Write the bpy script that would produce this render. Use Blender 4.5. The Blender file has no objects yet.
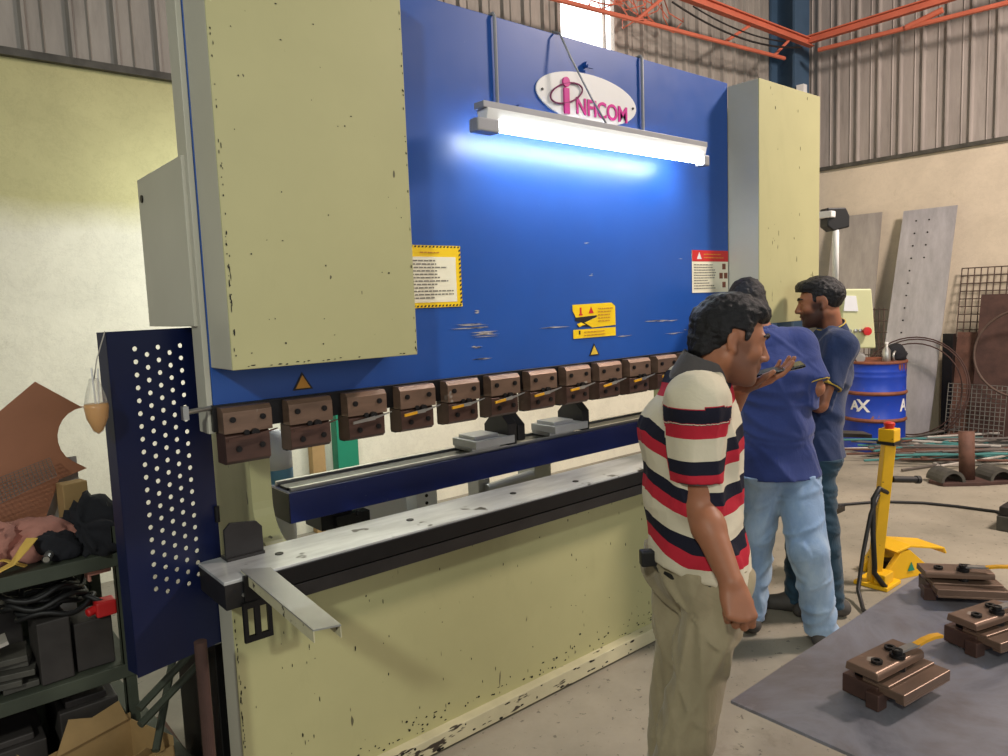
import bpy, math, random
import numpy as np
from mathutils import Vector, Matrix
random.seed(7)
SC = bpy.context.scene
COL = SC.collection
PI = math.pi

# ------------------------------------------------------------------ helpers
def wloc(o):
    v = Vector((0, 0, 0))
    while o is not None:
        v += o.location
        o = o.parent
    return v

def tag(o, label=None, cat=None, group=None, kind=None):
    if label: o['label'] = label
    if cat: o['category'] = cat
    if group: o['group'] = group
    if kind: o['kind'] = kind
    return o

def empty(name, loc, label, cat, group=None):
    o = bpy.data.objects.new(name, None)
    o.empty_display_size = 0.1
    COL.objects.link(o)
    o.location = loc
    return tag(o, label, cat, group)

def copy_tree(o, parent=None):
    c = o.copy()
    COL.objects.link(c)
    if parent is not None:
        c.parent = parent
    for ch in list(o.children):
        copy_tree(ch, c)
    return c

def finish(o, m, mat, parent, smooth=False, bevel=0, origin=None):
    if mat: m.materials.append(mat)
    if parent is not None:
        off = wloc(parent)
        o.parent = parent
    else:
        bb = [Vector(v.co) for v in m.vertices]
        lo = Vector([min(v[i] for v in bb) for i in range(3)])
        hi = Vector([max(v[i] for v in bb) for i in range(3)])
        off = Vector(((lo.x+hi.x)/2, (lo.y+hi.y)/2, lo.z))
        o.location = off
    m.transform(Matrix.Translation(-off))
    COL.objects.link(o)
    if smooth:
        m.polygons.foreach_set('use_smooth', [True]*len(m.polygons))
    if bevel:
        md = o.modifiers.new('edge', 'BEVEL')
        md.width = bevel; md.segments = 2; md.limit_method = 'ANGLE'; md.angle_limit = math.radians(35)
    return o

class MB:
    def __init__(s):
        s.v = []; s.f = []
    def add(s, vs, fs):
        n = len(s.v)
        s.v += [tuple(p) for p in vs]
        s.f += [tuple(i+n for i in f) for f in fs]
        return s
    def box(s, lo, hi, rot=None, piv=None):
        x0, y0, z0 = lo; x1, y1, z1 = hi
        vs = [Vector(p) for p in ((x0,y0,z0),(x1,y0,z0),(x1,y1,z0),(x0,y1,z0),(x0,y0,z1),(x1,y0,z1),(x1,y1,z1),(x0,y1,z1))]
        if rot is not None:
            c = Vector(piv) if piv is not None else (vs[0]+vs[6])/2
            vs = [c + rot @ (p-c) for p in vs]
        return s.add(vs, [(0,3,2,1),(4,5,6,7),(0,1,5,4),(1,2,6,5),(2,3,7,6),(3,0,4,7)])
    def cbox(s, c, size, rot=None):
        c = Vector(c); h = Vector(size)/2
        return s.box(c-h, c+h, rot, c)
    def cyl(s, p0, p1, r0, r1=None, n=16, cap=True):
        if r1 is None: r1 = r0
        p0 = Vector(p0); p1 = Vector(p1)
        d = (p1-p0).normalized()
        a = d.orthogonal().normalized(); b = d.cross(a)
        vs = []
        for p, r in ((p0, r0), (p1, r1)):
            for i in range(n):
                t = 2*PI*i/n
                vs.append(p + a*(r*math.cos(t)) + b*(r*math.sin(t)))
        fs = [(i, (i+1) % n, n+(i+1) % n, n+i) for i in range(n)]
        if cap: fs += [tuple(range(n-1, -1, -1)), tuple(range(n, 2*n))]
        return s.add(vs, fs)
    def tube(s, pts, r, n=8, closed=False):
        pts = [Vector(p) for p in pts]
        m = len(pts); vs = []; a = None
        for i, p in enumerate(pts):
            if closed: d = (pts[(i+1) % m]-pts[i-1]).normalized()
            else: d = (pts[min(i+1, m-1)]-pts[max(i-1, 0)]).normalized()
            if a is None: a = d.orthogonal().normalized()
            else:
                a = a - d*a.dot(d)
                a = a.normalized() if a.length > 1e-6 else d.orthogonal().normalized()
            b = d.cross(a)
            rr = r[i] if isinstance(r, (list, tuple)) else r
            for k in range(n):
                t = 2*PI*k/n
                vs.append(p + a*(rr*math.cos(t)) + b*(rr*math.sin(t)))
        fs = []
        for i in range(m if closed else m-1):
            j = (i+1) % m
            for k in range(n):
                l = (k+1) % n
                fs.append((i*n+k, i*n+l, j*n+l, j*n+k))
        if not closed:
            fs += [tuple(range(n-1, -1, -1)), tuple(range((m-1)*n, m*n))]
        return s.add(vs, fs)
    def prism(s, poly, o, u, v, w):
        """polygon (u,v coords) from origin o, extruded by vector w"""
        o = Vector(o); u = Vector(u); v = Vector(v); w = Vector(w)
        n = len(poly)
        a = [o + u*p[0] + v*p[1] for p in poly]
        vs = a + [p + w for p in a]
        area = sum(poly[i][0]*poly[(i+1) % n][1]-poly[(i+1) % n][0]*poly[i][1] for i in range(n))
        flip = (u.cross(v).dot(w) > 0) == (area > 0)
        f0 = tuple(range(n)); f1 = tuple(range(n, 2*n))
        fs = [f0[::-1] if flip else f0, f1 if flip else f1[::-1]]
        for i in range(n):
            j = (i+1) % n
            q = (i, j, n+j, n+i)
            fs.append(q if flip else q[::-1])
        return s.add(vs, fs)
    def lathe(s, prof, c, n=24, axis=(0, 0, 1)):
        c = Vector(c); d = Vector(axis).normalized()
        a = d.orthogonal().normalized(); b = d.cross(a)
        vs = []; m = len(prof)
        for r, h in prof:
            for i in range(n):
                t = 2*PI*i/n
                vs.append(c + d*h + a*(r*math.cos(t)) + b*(r*math.sin(t)))
        fs = []
        for k in range(m-1):
            for i in range(n):
                j = (i+1) % n
                fs.append((k*n+i, k*n+j, (k+1)*n+j, (k+1)*n+i))
        if prof[0][0] > 1e-4: fs.append(tuple(range(n-1, -1, -1)))
        if prof[-1][0] > 1e-4: fs.append(tuple(range((m-1)*n, m*n)))
        return s.add(vs, fs)
    def ball(s, c, r, nu=12, nv=8, sc=(1, 1, 1)):
        vs = []; fs = []
        for i in range(nv+1):
            th = PI*i/nv
            for j in range(nu):
                ph = 2*PI*j/nu
                vs.append((c[0]+r*sc[0]*math.sin(th)*math.cos(ph), c[1]+r*sc[1]*math.sin(th)*math.sin(ph), c[2]+r*sc[2]*math.cos(th)))
        for i in range(nv):
            for j in range(nu):
                k = (j+1) % nu
                fs.append((i*nu+j, (i+1)*nu+j, (i+1)*nu+k, i*nu+k))
        return s.add(vs, fs)
    def build(s, name, mat, parent=None, smooth=False, bevel=0):
        m = bpy.data.meshes.new(name)
        m.from_pydata(s.v, [], s.f)
        m.validate(); m.update()
        o = bpy.data.objects.new(name, m)
        return finish(o, m, mat, parent, smooth, bevel)

def RX(a): return Matrix.Rotation(a, 3, 'X')
def RY(a): return Matrix.Rotation(a, 3, 'Y')
def RZ(a): return Matrix.Rotation(a, 3, 'Z')

def text_mesh(name, txt, size, loc, rot3, mat, parent, extrude=0.002, sx=1.0, align='CENTER', shear=0, bold=.0016):
    cu = bpy.data.curves.new(name, 'FONT')
    cu.body = txt; cu.size = size; cu.extrude = extrude; cu.align_x = align; cu.align_y = 'CENTER'; cu.shear = shear; cu.offset = bold
    t = bpy.data.objects.new(name, cu)
    COL.objects.link(t)
    dg = bpy.context.evaluated_depsgraph_get()
    m = bpy.data.meshes.new_from_object(t.evaluated_get(dg))
    COL.objects.unlink(t); bpy.data.objects.remove(t)
    m.materials.clear()
    m.transform(Matrix.Diagonal((sx, 1, 1, 1)))
    m.transform(rot3.to_4x4())
    m.transform(Matrix.Translation(Vector(loc)))
    o = bpy.data.objects.new(name, m)
    return finish(o, m, mat, parent)
FACE_NEG_Y = Matrix(((1, 0, 0), (0, 0, -1), (0, 1, 0)))   # text lying in XZ, seen from -Y

# ------------------------------------------------------------------ materials
def lin(c):
    return tuple((x/255/12.92 if x/255 <= 0.04045 else ((x/255+0.055)/1.055)**2.4) for x in c)

class NT:
    def __init__(s, name):
        s.m = bpy.data.materials.new(name); s.m.use_nodes = True
        s.t = s.m.node_tree; s.n = s.t.nodes
        s.b = s.n['Principled BSDF']
        s.co = s.n.new('ShaderNodeTexCoord').outputs['Object']
    def link(s, a, b): s.t.links.new(a, b)
    def noise(s, scale, detail=4, rough=.55, stretch=(1, 1, 1), dist=0, off=(0, 0, 0)):
        mp = s.n.new('ShaderNodeMapping'); mp.inputs['Scale'].default_value = stretch; mp.inputs['Location'].default_value = off
        s.link(s.co, mp.inputs[0])
        t = s.n.new('ShaderNodeTexNoise'); t.inputs['Scale'].default_value = scale; t.inputs['Detail'].default_value = detail
        t.inputs['Roughness'].default_value = rough; t.inputs['Distortion'].default_value = dist
        s.link(mp.outputs[0], t.inputs['Vector'])
        return t.outputs['Fac']
    def ramp(s, x, stops, interp='LINEAR'):
        r = s.n.new('ShaderNodeValToRGB'); cr = r.color_ramp; cr.interpolation = interp
        while len(cr.elements) < len(stops): cr.elements.new(0.5)
        for e, (p, c) in zip(cr.elements, stops):
            e.position = p; e.color = (*c, 1) if len(c) == 3 else c
        s.link(x, r.inputs[0])
        return r.outputs[0]
    def mix(s, fac, a, b):
        mx = s.n.new('ShaderNodeMix'); mx.data_type = 'RGBA'
        for v, k in ((fac, 0), (a, 6), (b, 7)):
            if hasattr(v, 'links'): s.link(v, mx.inputs[k])
            else: mx.inputs[k].default_value = v if k == 0 else (*v, 1)
        return mx.outputs[2]
    def math(s, op, a, b=0.0, clamp=False):
        mt = s.n.new('ShaderNodeMath'); mt.operation = op; mt.use_clamp = clamp
        for v, k in ((a, 0), (b, 1)):
            if hasattr(v, 'links'): s.link(v, mt.inputs[k])
            else: mt.inputs[k].default_value = v
        return mt.outputs[0]
    def bump(s, h, strength=.3, dist=.01):
        b = s.n.new('ShaderNodeBump'); b.inputs['Strength'].default_value = strength; b.inputs['Distance'].default_value = dist
        s.link(h, b.inputs['Height']); s.link(b.outputs[0], s.b.inputs['Normal'])
    def axis(s, i):
        x = s.n.new('ShaderNodeSeparateXYZ'); s.link(s.co, x.inputs[0]); return x.outputs[i]
    def done(s, col, rough=.5, metal=0., spec=None):
        for v, k in ((col, 'Base Color'), (rough, 'Roughness'), (metal, 'Metallic')):
            if hasattr(v, 'links'): s.link(v, s.b.inputs[k])
            else: s.b.inputs[k].default_value = (*v, 1) if k == 'Base Color' else v
        if spec is not None: s.b.inputs['Specular IOR Level'].default_value = spec
        return s.m

BW = lambda a, b: [(a, (0, 0, 0)), (b, (1, 1, 1))]
def pm(name, rgb, rough=.5, metal=0., var=.12, scale=6, bump=0, chip=None, chip_at=.68, chip_scale=30, stretch=(1, 1, 1), spec=None, chip_stretch=(1, 1, 1)):
    c = lin(rgb); t = NT(name)
    n = t.noise(scale, 5, .6, stretch)
    col = t.ramp(n, [(.3, tuple(x*(1-var) for x in c)), (.7, tuple(min(1, x*(1+var)) for x in c))])
    if chip is not None:
        f = t.ramp(t.noise(chip_scale, 3, .6, chip_stretch, off=(3, 1, 7)), BW(chip_at, chip_at+.03))
        col = t.mix(f, col, lin(chip))
    if bump: t.bump(t.noise(scale*4, 4, .6, stretch), bump, .01)
    return t.done(col, rough, metal, spec)

def cream_paint(name, rgb):
    c = lin(rgb); t = NT(name)
    col = t.ramp(t.noise(1.7, 5, .6), [(.3, tuple(x*.93 for x in c)), (.7, tuple(x*1.05 for x in c))])
    grime = t.ramp(t.noise(3.5, 6, .7, (1, 1, .35), off=(9, 2, 4)), BW(.55, .85))
    col = t.mix(t.math('MULTIPLY', grime, .25), col, lin((120, 115, 85)))
    st = t.ramp(t.noise(26, 2, .5, (1, 1, .3)), BW(.725, .745))
    st2 = t.ramp(t.noise(60, 2, .5, (1, 1, .6), off=(5, 5, 5)), BW(.775, .79))
    col = t.mix(t.math('MULTIPLY', t.math('MAXIMUM', st, st2), .8), col, lin((52, 46, 40)))
    return t.done(col, .45, 0, .4)

M = {}
M['cream'] = cream_paint('cream_paint', (180, 177, 131))
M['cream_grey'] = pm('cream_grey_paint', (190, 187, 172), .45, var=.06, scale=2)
M['strip'] = pm('scuffed_strip_paint', (196, 190, 158), .5, var=.15, scale=5, chip=(60, 52, 44), chip_at=.62, chip_scale=18, chip_stretch=(.4, 1, 1.6))
def blue_paint():
    t = NT('blue_machine_paint'); c = lin((28, 78, 158))
    col = t.ramp(t.noise(1.5, 4), [(.3, tuple(x*.88 for x in c)), (.7, tuple(x*1.1 for x in c))])
    sc = t.ramp(t.noise(9, 4, .7, (.35, 1, 5), off=(2, 0, 3)), BW(.73, .77))
    sp = t.ramp(t.noise(45, 2, .5, (1, 1, .6)), BW(.76, .78))
    col = t.mix(t.math('MULTIPLY', t.math('MAXIMUM', sc, sp), .16), col, lin((120, 140, 190)))
    r = t.ramp(t.noise(14, 4, .6), [(.3, (.35,)*3), (.75, (.42,)*3)])
    t.bump(t.noise(2.2, 2), .06, .02)
    return t.done(col, r, 0, .5)
M['blue'] = blue_paint()
M['blue_dark'] = pm('dark_blue_paint', (26, 40, 104), .4, var=.15, scale=3, chip=(70, 80, 120), chip_at=.72)
M['navy_guard'] = pm('navy_guard_paint', (12, 22, 60), .38, var=.15, scale=3)
M['steel_bed'] = pm('worn_bed_steel', (196, 198, 198), .34, .35, var=.25, scale=7, stretch=(.5, 2, 1), chip=(70, 66, 60), chip_at=.66, chip_scale=6)
M['dark_steel'] = pm('oiled_dark_steel', (52, 50, 50), .4, .5, var=.25, scale=8)
M['black_steel'] = pm('black_steel', (30, 29, 30), .38, .45, var=.2, scale=9)
M['scrape'] = pm('scraped_paint', (176, 170, 168), .5, .2, var=.2, scale=30)
M['clamp_brown'] = pm('browned_clamp_steel', (86, 63, 55), .42, .45, var=.22, scale=9, stretch=(.6, 1, 2))
M['clamp_face'] = pm('worn_clamp_steel', (124, 100, 84), .4, .5, var=.25, scale=14, stretch=(.4, 1, 2), chip=(170, 160, 150), chip_at=.68, chip_scale=10)
M['bolt'] = pm('black_bolt', (24, 22, 22), .45, .4)
M['bright_steel'] = pm('bright_steel', (176, 176, 172), .3, .8, var=.12, scale=10)
M['alu'] = pm('grey_aluminium', (172, 172, 170), .38, .6, var=.1, scale=5)
M['finger'] = pm('pale_finger_steel', (204, 204, 202), .4, .2, var=.08)
M['grey_metal'] = pm('grey_lamp_metal', (150, 152, 156), .45, .3, var=.06)
M['yellow'] = pm('yellow_paint', (226, 176, 20), .42, var=.1, scale=5, chip=(96, 74, 20), chip_at=.7)
M['yellow_sign'] = pm('yellow_vinyl', (240, 200, 20), .4, var=.03)
M['yellow_tip'] = pm('yellow_lever_paint', (214, 156, 24), .45, var=.15, scale=20)
M['ink'] = pm('black_ink', (22, 20, 18), .5, var=.02)
M['red_ink'] = pm('red_ink', (200, 34, 36), .45, var=.04)
M['paper'] = pm('label_paper', (232, 226, 200), .55, var=.03, scale=8)
M['grey_ink'] = pm('grey_ink', (120, 116, 104), .6, var=.03)
M['white'] = pm('white_panel', (224, 224, 222), .4, var=.04, scale=3)
M['magenta'] = pm('magenta_letter', (206, 22, 140), .35, var=.06)
M['plum'] = pm('plum_letter', (120, 26, 84), .35, var=.1, scale=30)
M['tri_brown'] = pm('orange_warning_vinyl', (200, 140, 40), .5, var=.1)
M['tri_yellow'] = pm('yellow_warning_vinyl', (220, 184, 60), .5, var=.1)
M['rubber'] = pm('black_rubber', (20, 20, 21), .55)
M['red_frame'] = pm('red_frame_paint', (186, 38, 22), .45, var=.1)
def table_steel():
    t = NT('mill_scale_plate'); 
    col = t.ramp(t.noise(3.2, 7, .65, dist=.8), [(.25, lin((92, 92, 100))), (.45, lin((134, 134, 142))), (.58, lin((120, 115, 118))), (.75, lin((184, 182, 190)))])
    br = t.ramp(t.noise(5, 5, .6, off=(4, 2, 0)), BW(.55, .8))
    col = t.mix(t.math('MULTIPLY', br, .15), col, lin((104, 82, 74)))
    r = t.ramp(t.noise(7, 4), [(.3, (.34,)*3), (.7, (.5,)*3)])
    return t.done(col, r, .35, .5)
M['table'] = table_steel()
M['rust'] = pm('rusty_steel', (94, 64, 52), .75, .1, var=.35, scale=9, bump=.2)
M['rust_dark'] = pm('dark_rusty_steel', (72, 50, 44), .75, .15, var=.3, scale=8, bump=.2)
M['drum_blue'] = pm('drum_blue_paint', (22, 60, 168), .4, var=.12, scale=5, chip=(120, 70, 46), chip_at=.66, chip_scale=7)
M['drum_rust'] = pm('drum_rust', (124, 72, 50), .7, .1, var=.3, scale=12)
def sheet(name, rgb, metal=.55):
    t = NT(name); c = lin(rgb)
    col = t.ramp(t.noise(3, 7, .7, (2, 2, .5)), [(.25, tuple(x*.68 for x in c)), (.75, tuple(min(1, x*1.25) for x in c))])
    return t.done(col, .42, metal, .5)
M['sheet'] = sheet('galvanised_sheet', (168, 162, 158), .35)
M['sheet2'] = sheet('aluminium_sheet', (184, 182, 186), .45)
M['orange'] = pm('orange_rail_paint', (186, 98, 74), .6, var=.12, scale=4, chip=(150, 90, 70), chip_at=.7, chip_scale=8)
M['column'] = pm('blue_grey_column_paint', (62, 86, 110), .55, var=.15, scale=3)
M['green'] = pm('green_paint', (22, 128, 98), .5, var=.06)
M['lblue'] = pm('light_blue_plastic', (110, 168, 200), .5, var=.08)
M['rack'] = pm('green_grey_rack_paint', (66, 72, 60), .6, .1, var=.25, scale=6)
M['card_brown'] = pm('brown_primed_sheet', (166, 112, 84), .6, .1, var=.1, scale=4)
M['cardboard'] = pm('cardboard', (168, 138, 92), .85, var=.15, scale=6)
M['leather'] = pm('pinkish_leather', (176, 122, 108), .8, var=.2, scale=10, bump=.2)
M['black_cloth'] = pm('black_cloth', (22, 23, 30), .9, var=.25, scale=9, bump=.3)
M['strap'] = pm('yellow_strap', (222, 184, 90), .7, var=.15, scale=9)
M['offcut'] = pm('dull_steel_offcut', (78, 76, 70), .6, .3, var=.35, scale=10)
M['offcut2'] = pm('dark_steel_block', (64, 60, 58), .6, .3, var=.25, scale=8)
M['mesh_wire'] = pm('grey_wire', (120, 118, 112), .5, .5)
M['mesh_rust'] = pm('rusty_wire', (86, 70, 62), .7, .3, var=.3, scale=8)
M['tea'] = pm('milk_tea', (206, 148, 70), .35, var=.06)
M['teal_rod'] = pm('teal_painted_rod', (62, 118, 116), .5, var=.2, scale=10)
M['pale_rod'] = pm('pale_rod', (186, 180, 172), .5, .3, var=.2, scale=10)
M['rod_grey'] = pm('grey_rod', (110, 104, 100), .5, .5, var=.3, scale=9)
M['lgreen_panel'] = pm('pale_green_panel', (204, 206, 160), .5, var=.04)
M['screen'] = pm('white_screen', (232, 234, 238), .3, var=.02)
M['phone'] = pm('black_phone', (18, 18, 20), .2)

def emis(name, rgb, s):
    t = NT(name); t.b.inputs['Emission Color'].default_value = (*rgb, 1); t.b.inputs['Emission Strength'].default_value = s
    return t.done(rgb, .4)
M['tube'] = emis('lit_tube', (.90, .97, 1.0), 40)
M['skyglow'] = emis('bright_daylight_pane', (1.0, .99, .97), 3.2)

def plaster(name, lower, upper=None, zsplit=None, stain=(150, 142, 110)):
    t = NT(name)
    def v(c, off):
        c = lin(c)
        return t.ramp(t.noise(1.6, 7, .65, off=off), [(.3, tuple(x*.86 for x in c)), (.65, tuple(min(1, x*1.06) for x in c))])
    col = v(lower, (0, 0, 0))
    if upper:
        z = t.axis(2)
        f = t.math('ADD', t.math('MULTIPLY', t.math('SUBTRACT', z, zsplit), 5.), t.math('MULTIPLY', t.noise(3, 5), .6))
        fac = t.ramp(f, BW(0, 1))
        col = t.mix(fac, col, v(upper, (3, 3, 3)))
    st = t.ramp(t.noise(7, 8, .75, (1, 1, .8), off=(1, 5, 2)), BW(.62, .8))
    col = t.mix(t.math('MULTIPLY', st, .55), col, lin(stain))
    ck = t.ramp(t.noise(5, 9, .8, (1, 1, 1.2), dist=.3, off=(8, 1, 3)), [(.485, (0, 0, 0)), (.5, (1, 1, 1)), (.515, (0, 0, 0))])
    col = t.mix(t.math('MULTIPLY', ck, .16), col, lin((110, 104, 84)))
    t.bump(t.noise(22, 6, .7), .25, .01)
    return t.done(col, .85, 0, .2)
def corr(name, rgb):
    t = NT(name); c = lin(rgb)
    col = t.ramp(t.noise(1.3, 6, .7, (3, 3, .5)), [(.3, tuple(x*.7 for x in c)), (.7, tuple(x*1.15 for x in c))])
    d = t.ramp(t.noise(9, 5, .7, (1, 1, .15), off=(4, 4, 0)), BW(.55, .75))
    col = t.mix(t.math('MULTIPLY', d, .4), col, lin((90, 84, 80)))
    return t.done(col, .55, .15, .4)
def concrete():
    t = NT('stained_concrete_floor')
    c1 = t.ramp(t.noise(.9, 7, .65), [(.3, lin((122, 117, 104))), (.55, lin((150, 143, 128))), (.75, lin((168, 159, 142)))])
    s = t.ramp(t.noise(2.3, 8, .75, off=(5, 2, 0)), BW(.58, .72))
    col = t.mix(t.math('MULTIPLY', s, .55), c1, lin((104, 98, 84)))
    k = t.ramp(t.noise(30, 3, .6, off=(2, 8, 0)), BW(.64, .68))
    col = t.mix(t.math('MULTIPLY', k, .6), col, lin((70, 66, 58)))
    t.bump(t.noise(40, 5, .7), .15, .005)
    return t.done(col, t.ramp(t.noise(3, 5), [(.3, (.55,)*3), (.7, (.8,)*3)]), 0, .35)
M['wall_back'] = plaster('two_tone_plaster', (226, 224, 204), (192, 188, 140), 2.18)
M['wall_right'] = plaster('dusty_plaster', (204, 192, 172))
M['corr_back'] = corr('dull_corrugated_sheet', (158, 152, 144))
M['corr_right'] = corr('grey_corrugated_sheet', (160, 152, 146))
M['floor'] = concrete()
# ------------------------------------------------------------------ the setting
XR, YB = 8.9, 4.94
def st(o): o['kind'] = 'structure'; return o
st(MB().box((-3, -3, -.1), (XR+.2, YB+.2, 0)).build('floor', M['floor']))
ZC = 3.10
# back wall: plaster below, corrugated sheet above, an opening for the window
WX0, WX1, WZ0 = 4.93, 5.66, 3.98
st(MB().box((-3, YB, 0), (XR+.2, YB+.2, ZC)).build('wall_back', M['wall_back']))
def corr_sheet(mb, a, b, z0, z1, axis, base, pitch=.235, sgn=-1):
    """ribbed sheet running along axis from a to b"""
    n = int((b-a)/pitch)+1
    prof = []
    for i in range(n):
        s = a+i*pitch
        for du, dv in ((0, 0), (.055, 0), (.063, .012), (.071, 0), (.185, 0), (.197, .034), (.213, .034), (.225, 0)):
            if s+du <= b: prof.append((s+du, dv))
    prof.append((b, 0))
    vs = []
    for z in (z0, z1):
        for u, d in prof:
            vs.append((u, base+sgn*d, z) if axis == 'x' else (base+sgn*d, u, z))
    m = len(prof)
    # thickness behind
    for z in (z0, z1):
        for u, d in prof:
            vs.append((u, base-sgn*.02, z) if axis == 'x' else (base-sgn*.02, u, z))
    fs = []
    for i in range(m-1):
        q = (i, i+1, m+i+1, m+i); fs.append(q if axis == 'x' else q[::-1])
        q = (2*m+i, 3*m+i, 3*m+i+1, 2*m+i+1); fs.append(q if axis == 'x' else q[::-1])
    mb.add(vs, fs)
mb = MB()
corr_sheet(mb, -3, WX0, ZC, 7, 'x', YB)
corr_sheet(mb, WX0, WX1, ZC, WZ0, 'x', YB)
corr_sheet(mb, WX1, XR, ZC, 7, 'x', YB)
st(mb.build('wall_back_cladding', M['corr_back']))
st(MB().box((-3, YB-.045, ZC-.03), (XR, YB-.001, ZC+.012)).build('trim_1', M['offcut']))
# right wall
st(MB().box((XR, -3, 0), (XR+.2, YB, ZC)).build('wall_right', M['wall_right']))
mb = MB(); corr_sheet(mb, -3, YB-.3, ZC, 7, 'y', XR)
st(mb.build('wall_right_cladding', M['corr_right']))
st(MB().box((XR-.04, -3, ZC-.03), (XR-.001, YB-.05, ZC+.012)).build('trim_2', M['offcut']))
# window
w = st(MB().box((WX0, YB-.03, WZ0-.05), (WX1, YB+.05, WZ0)).box((WX0-.04, YB-.03, WZ0-.05), (WX0, YB+.05, 5.2)).box((WX1, YB-.03, WZ0-.05), (WX1+.04, YB+.05, 5.2)).box((WX1-.12, YB-.01, WZ0), (WX1-.10, YB+.02, 5.2)).build('window_1', M['corr_back']))
MB().box((WX0, YB+.02, WZ0), (WX1, YB+.03, 5.2)).build('window_pane', M['skyglow'], w)
# corner column: I-beam
st(MB().box((8.52, 4.60, 0), (8.86, 4.63, 7)).box((8.52, 4.90, 0), (8.86, 4.93, 7)).box((8.66, 4.63, 0), (8.72, 4.90, 7)).build('column', M['column']))
# crane rails with brackets
def rail(name, a, b, label, r=.045, flat=False):
    o = MB()
    a = Vector(a); b = Vector(b); d = (b-a).normalized()
    up = Vector((0, 0, 1)); s = d.cross(up)
    for (w_, h_, dz) in ((.034, .007, .036), (.034, .007, -.036), (.006, .036, 0)):
        o.prism([(-w_, dz-h_), (w_, dz-h_), (w_, dz+h_), (-w_, dz+h_)], a, s, up, b-a)
    return tag(o.build(name, M['orange']), label, 'rail')
rail('crane_rail', (XR-.42, 4.47, 4.52), (XR-.42, -1.5, 4.49), 'thick upper orange steel rail along the right corrugated wall')
rail('crane_rail', (XR-.33, 4.42, 4.50), (2.2, 4.42, 4.44), 'thick upper orange steel rail along the back wall above the blue ram')
tag(MB().tube([(XR-.40, 4.3, 4.38), (XR-.40, -1.5, 4.13)], .026, 8).build('pipe', M['orange']), 'thin lower orange pipe under the rail on the right wall', 'pipe')
tag(MB().tube([(8.1, 4.5, 4.27), (4.6, 4.5, 4.1), (2.2, 4.5, 4.0)], .021, 8).build('pipe', M['orange']), 'thin lower orange pipe under the rail on the back wall', 'pipe')
for i, (p, q, l) in enumerate((((5.9, 4.45, 4.45), (5.5, 4.52, 4.14), 'nearest to the bright window'), ((7.3, 4.45, 4.45), (6.9, 4.52, 4.21), 'above the middle of the ram'), ((8.1, 4.45, 4.45), (7.9, 4.52, 4.26), 'next to the blue corner column'), )):
    tag(MB().tube([p, q], .017, 8).build('rail_brace', M['orange']), 'short orange brace between the back wall rail and pipe, '+l, 'brace')
tag(MB().cyl((XR-.41, 3.0, 4.41), (XR-.41, 3.35, 4.34), .03).build('rail_brace', M['orange']), 'short orange brace between the rail and pipe on the right wall', 'brace')
# cables looping along the rails
def sag(a, b, s, n=14):
    a = Vector(a); b = Vector(b)
    return [a.lerp(b, i/n) - Vector((0, 0, s*4*(i/n)*(1-i/n))) for i in range(n+1)]
tag(MB().tube(sag((5.9, 4.40, 4.36), (8.3, 4.40, 4.40), .12), .010, 6).build('cable', M['rubber']), 'black cable sagging under the orange rail on the back wall', 'cable')
tag(MB().tube(sag((6.2, 4.38, 4.38), (7.9, 4.38, 4.38), .06), .008, 6).build('cable', M['rubber']), 'thin black cable hanging just below the back rail, shorter of the two', 'cable')
rnd = random.Random(3)
mb = MB()
for k in range(11):
    c = Vector((5.45+rnd.uniform(-.35, .45), 4.55+rnd.uniform(-.1, .15), 4.33+rnd.uniform(-.1, .14)))
    pts = [c+Vector((rnd.uniform(.08, .35)*math.cos(t)+.06*t-.2, .06*math.sin(2*t+k), rnd.uniform(.06, .2)*math.sin(t*1.3+k))) for t in [i*.6 for i in range(12)]]
    mb.tube(pts, .006, 5)
tag(mb.build('wire_tangle', M['orange']), 'tangle of loose orange wires hanging in front of the bright window', 'wires', kind='stuff')
t = MB().box((8.50, 4.48, 3.93), (8.58, 4.57, 4.05)).cyl((8.54, 4.46, 3.9), (8.54, 4.56, 3.9), .045).tube([(8.54, 4.5, 3.9), (8.54, 4.5, 3.7), (8.57, 4.54, 3.5)], .012, 6)
tag(t.build('junction_box', M['white'], None), 'small pale junction box on the blue corner column', 'junction box')

# ------------------------------------------------------------------ press brake
PB = empty('press_brake', (2.0, 2.12, 0), 'large cream and blue hydraulic press brake with a row of brown punch clamps', 'press brake')
def part(mb, name, mat, bevel=0, smooth=False, parent=None): return mb.build(name, M[mat], parent or PB, smooth, bevel)
YR = 2.10
part(MB().box((.6805, YR, 1.36), (3.245, 2.18, 2.645)), 'ram', 'blue', .002)
for x0, x1 in ((.682, 1.262), (3.245, 3.835)):
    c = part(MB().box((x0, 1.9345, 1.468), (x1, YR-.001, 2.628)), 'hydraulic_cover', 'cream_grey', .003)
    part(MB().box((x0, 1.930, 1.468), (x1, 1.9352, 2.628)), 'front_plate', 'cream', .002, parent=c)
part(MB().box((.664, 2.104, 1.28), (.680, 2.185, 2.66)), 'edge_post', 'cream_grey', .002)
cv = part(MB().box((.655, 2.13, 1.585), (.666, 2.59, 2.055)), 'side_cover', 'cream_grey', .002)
part(MB().cyl((.651, 2.545, 1.99), (.657, 2.545, 1.99), .012), 'cover_bolt', 'bolt', parent=cv)
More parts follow.
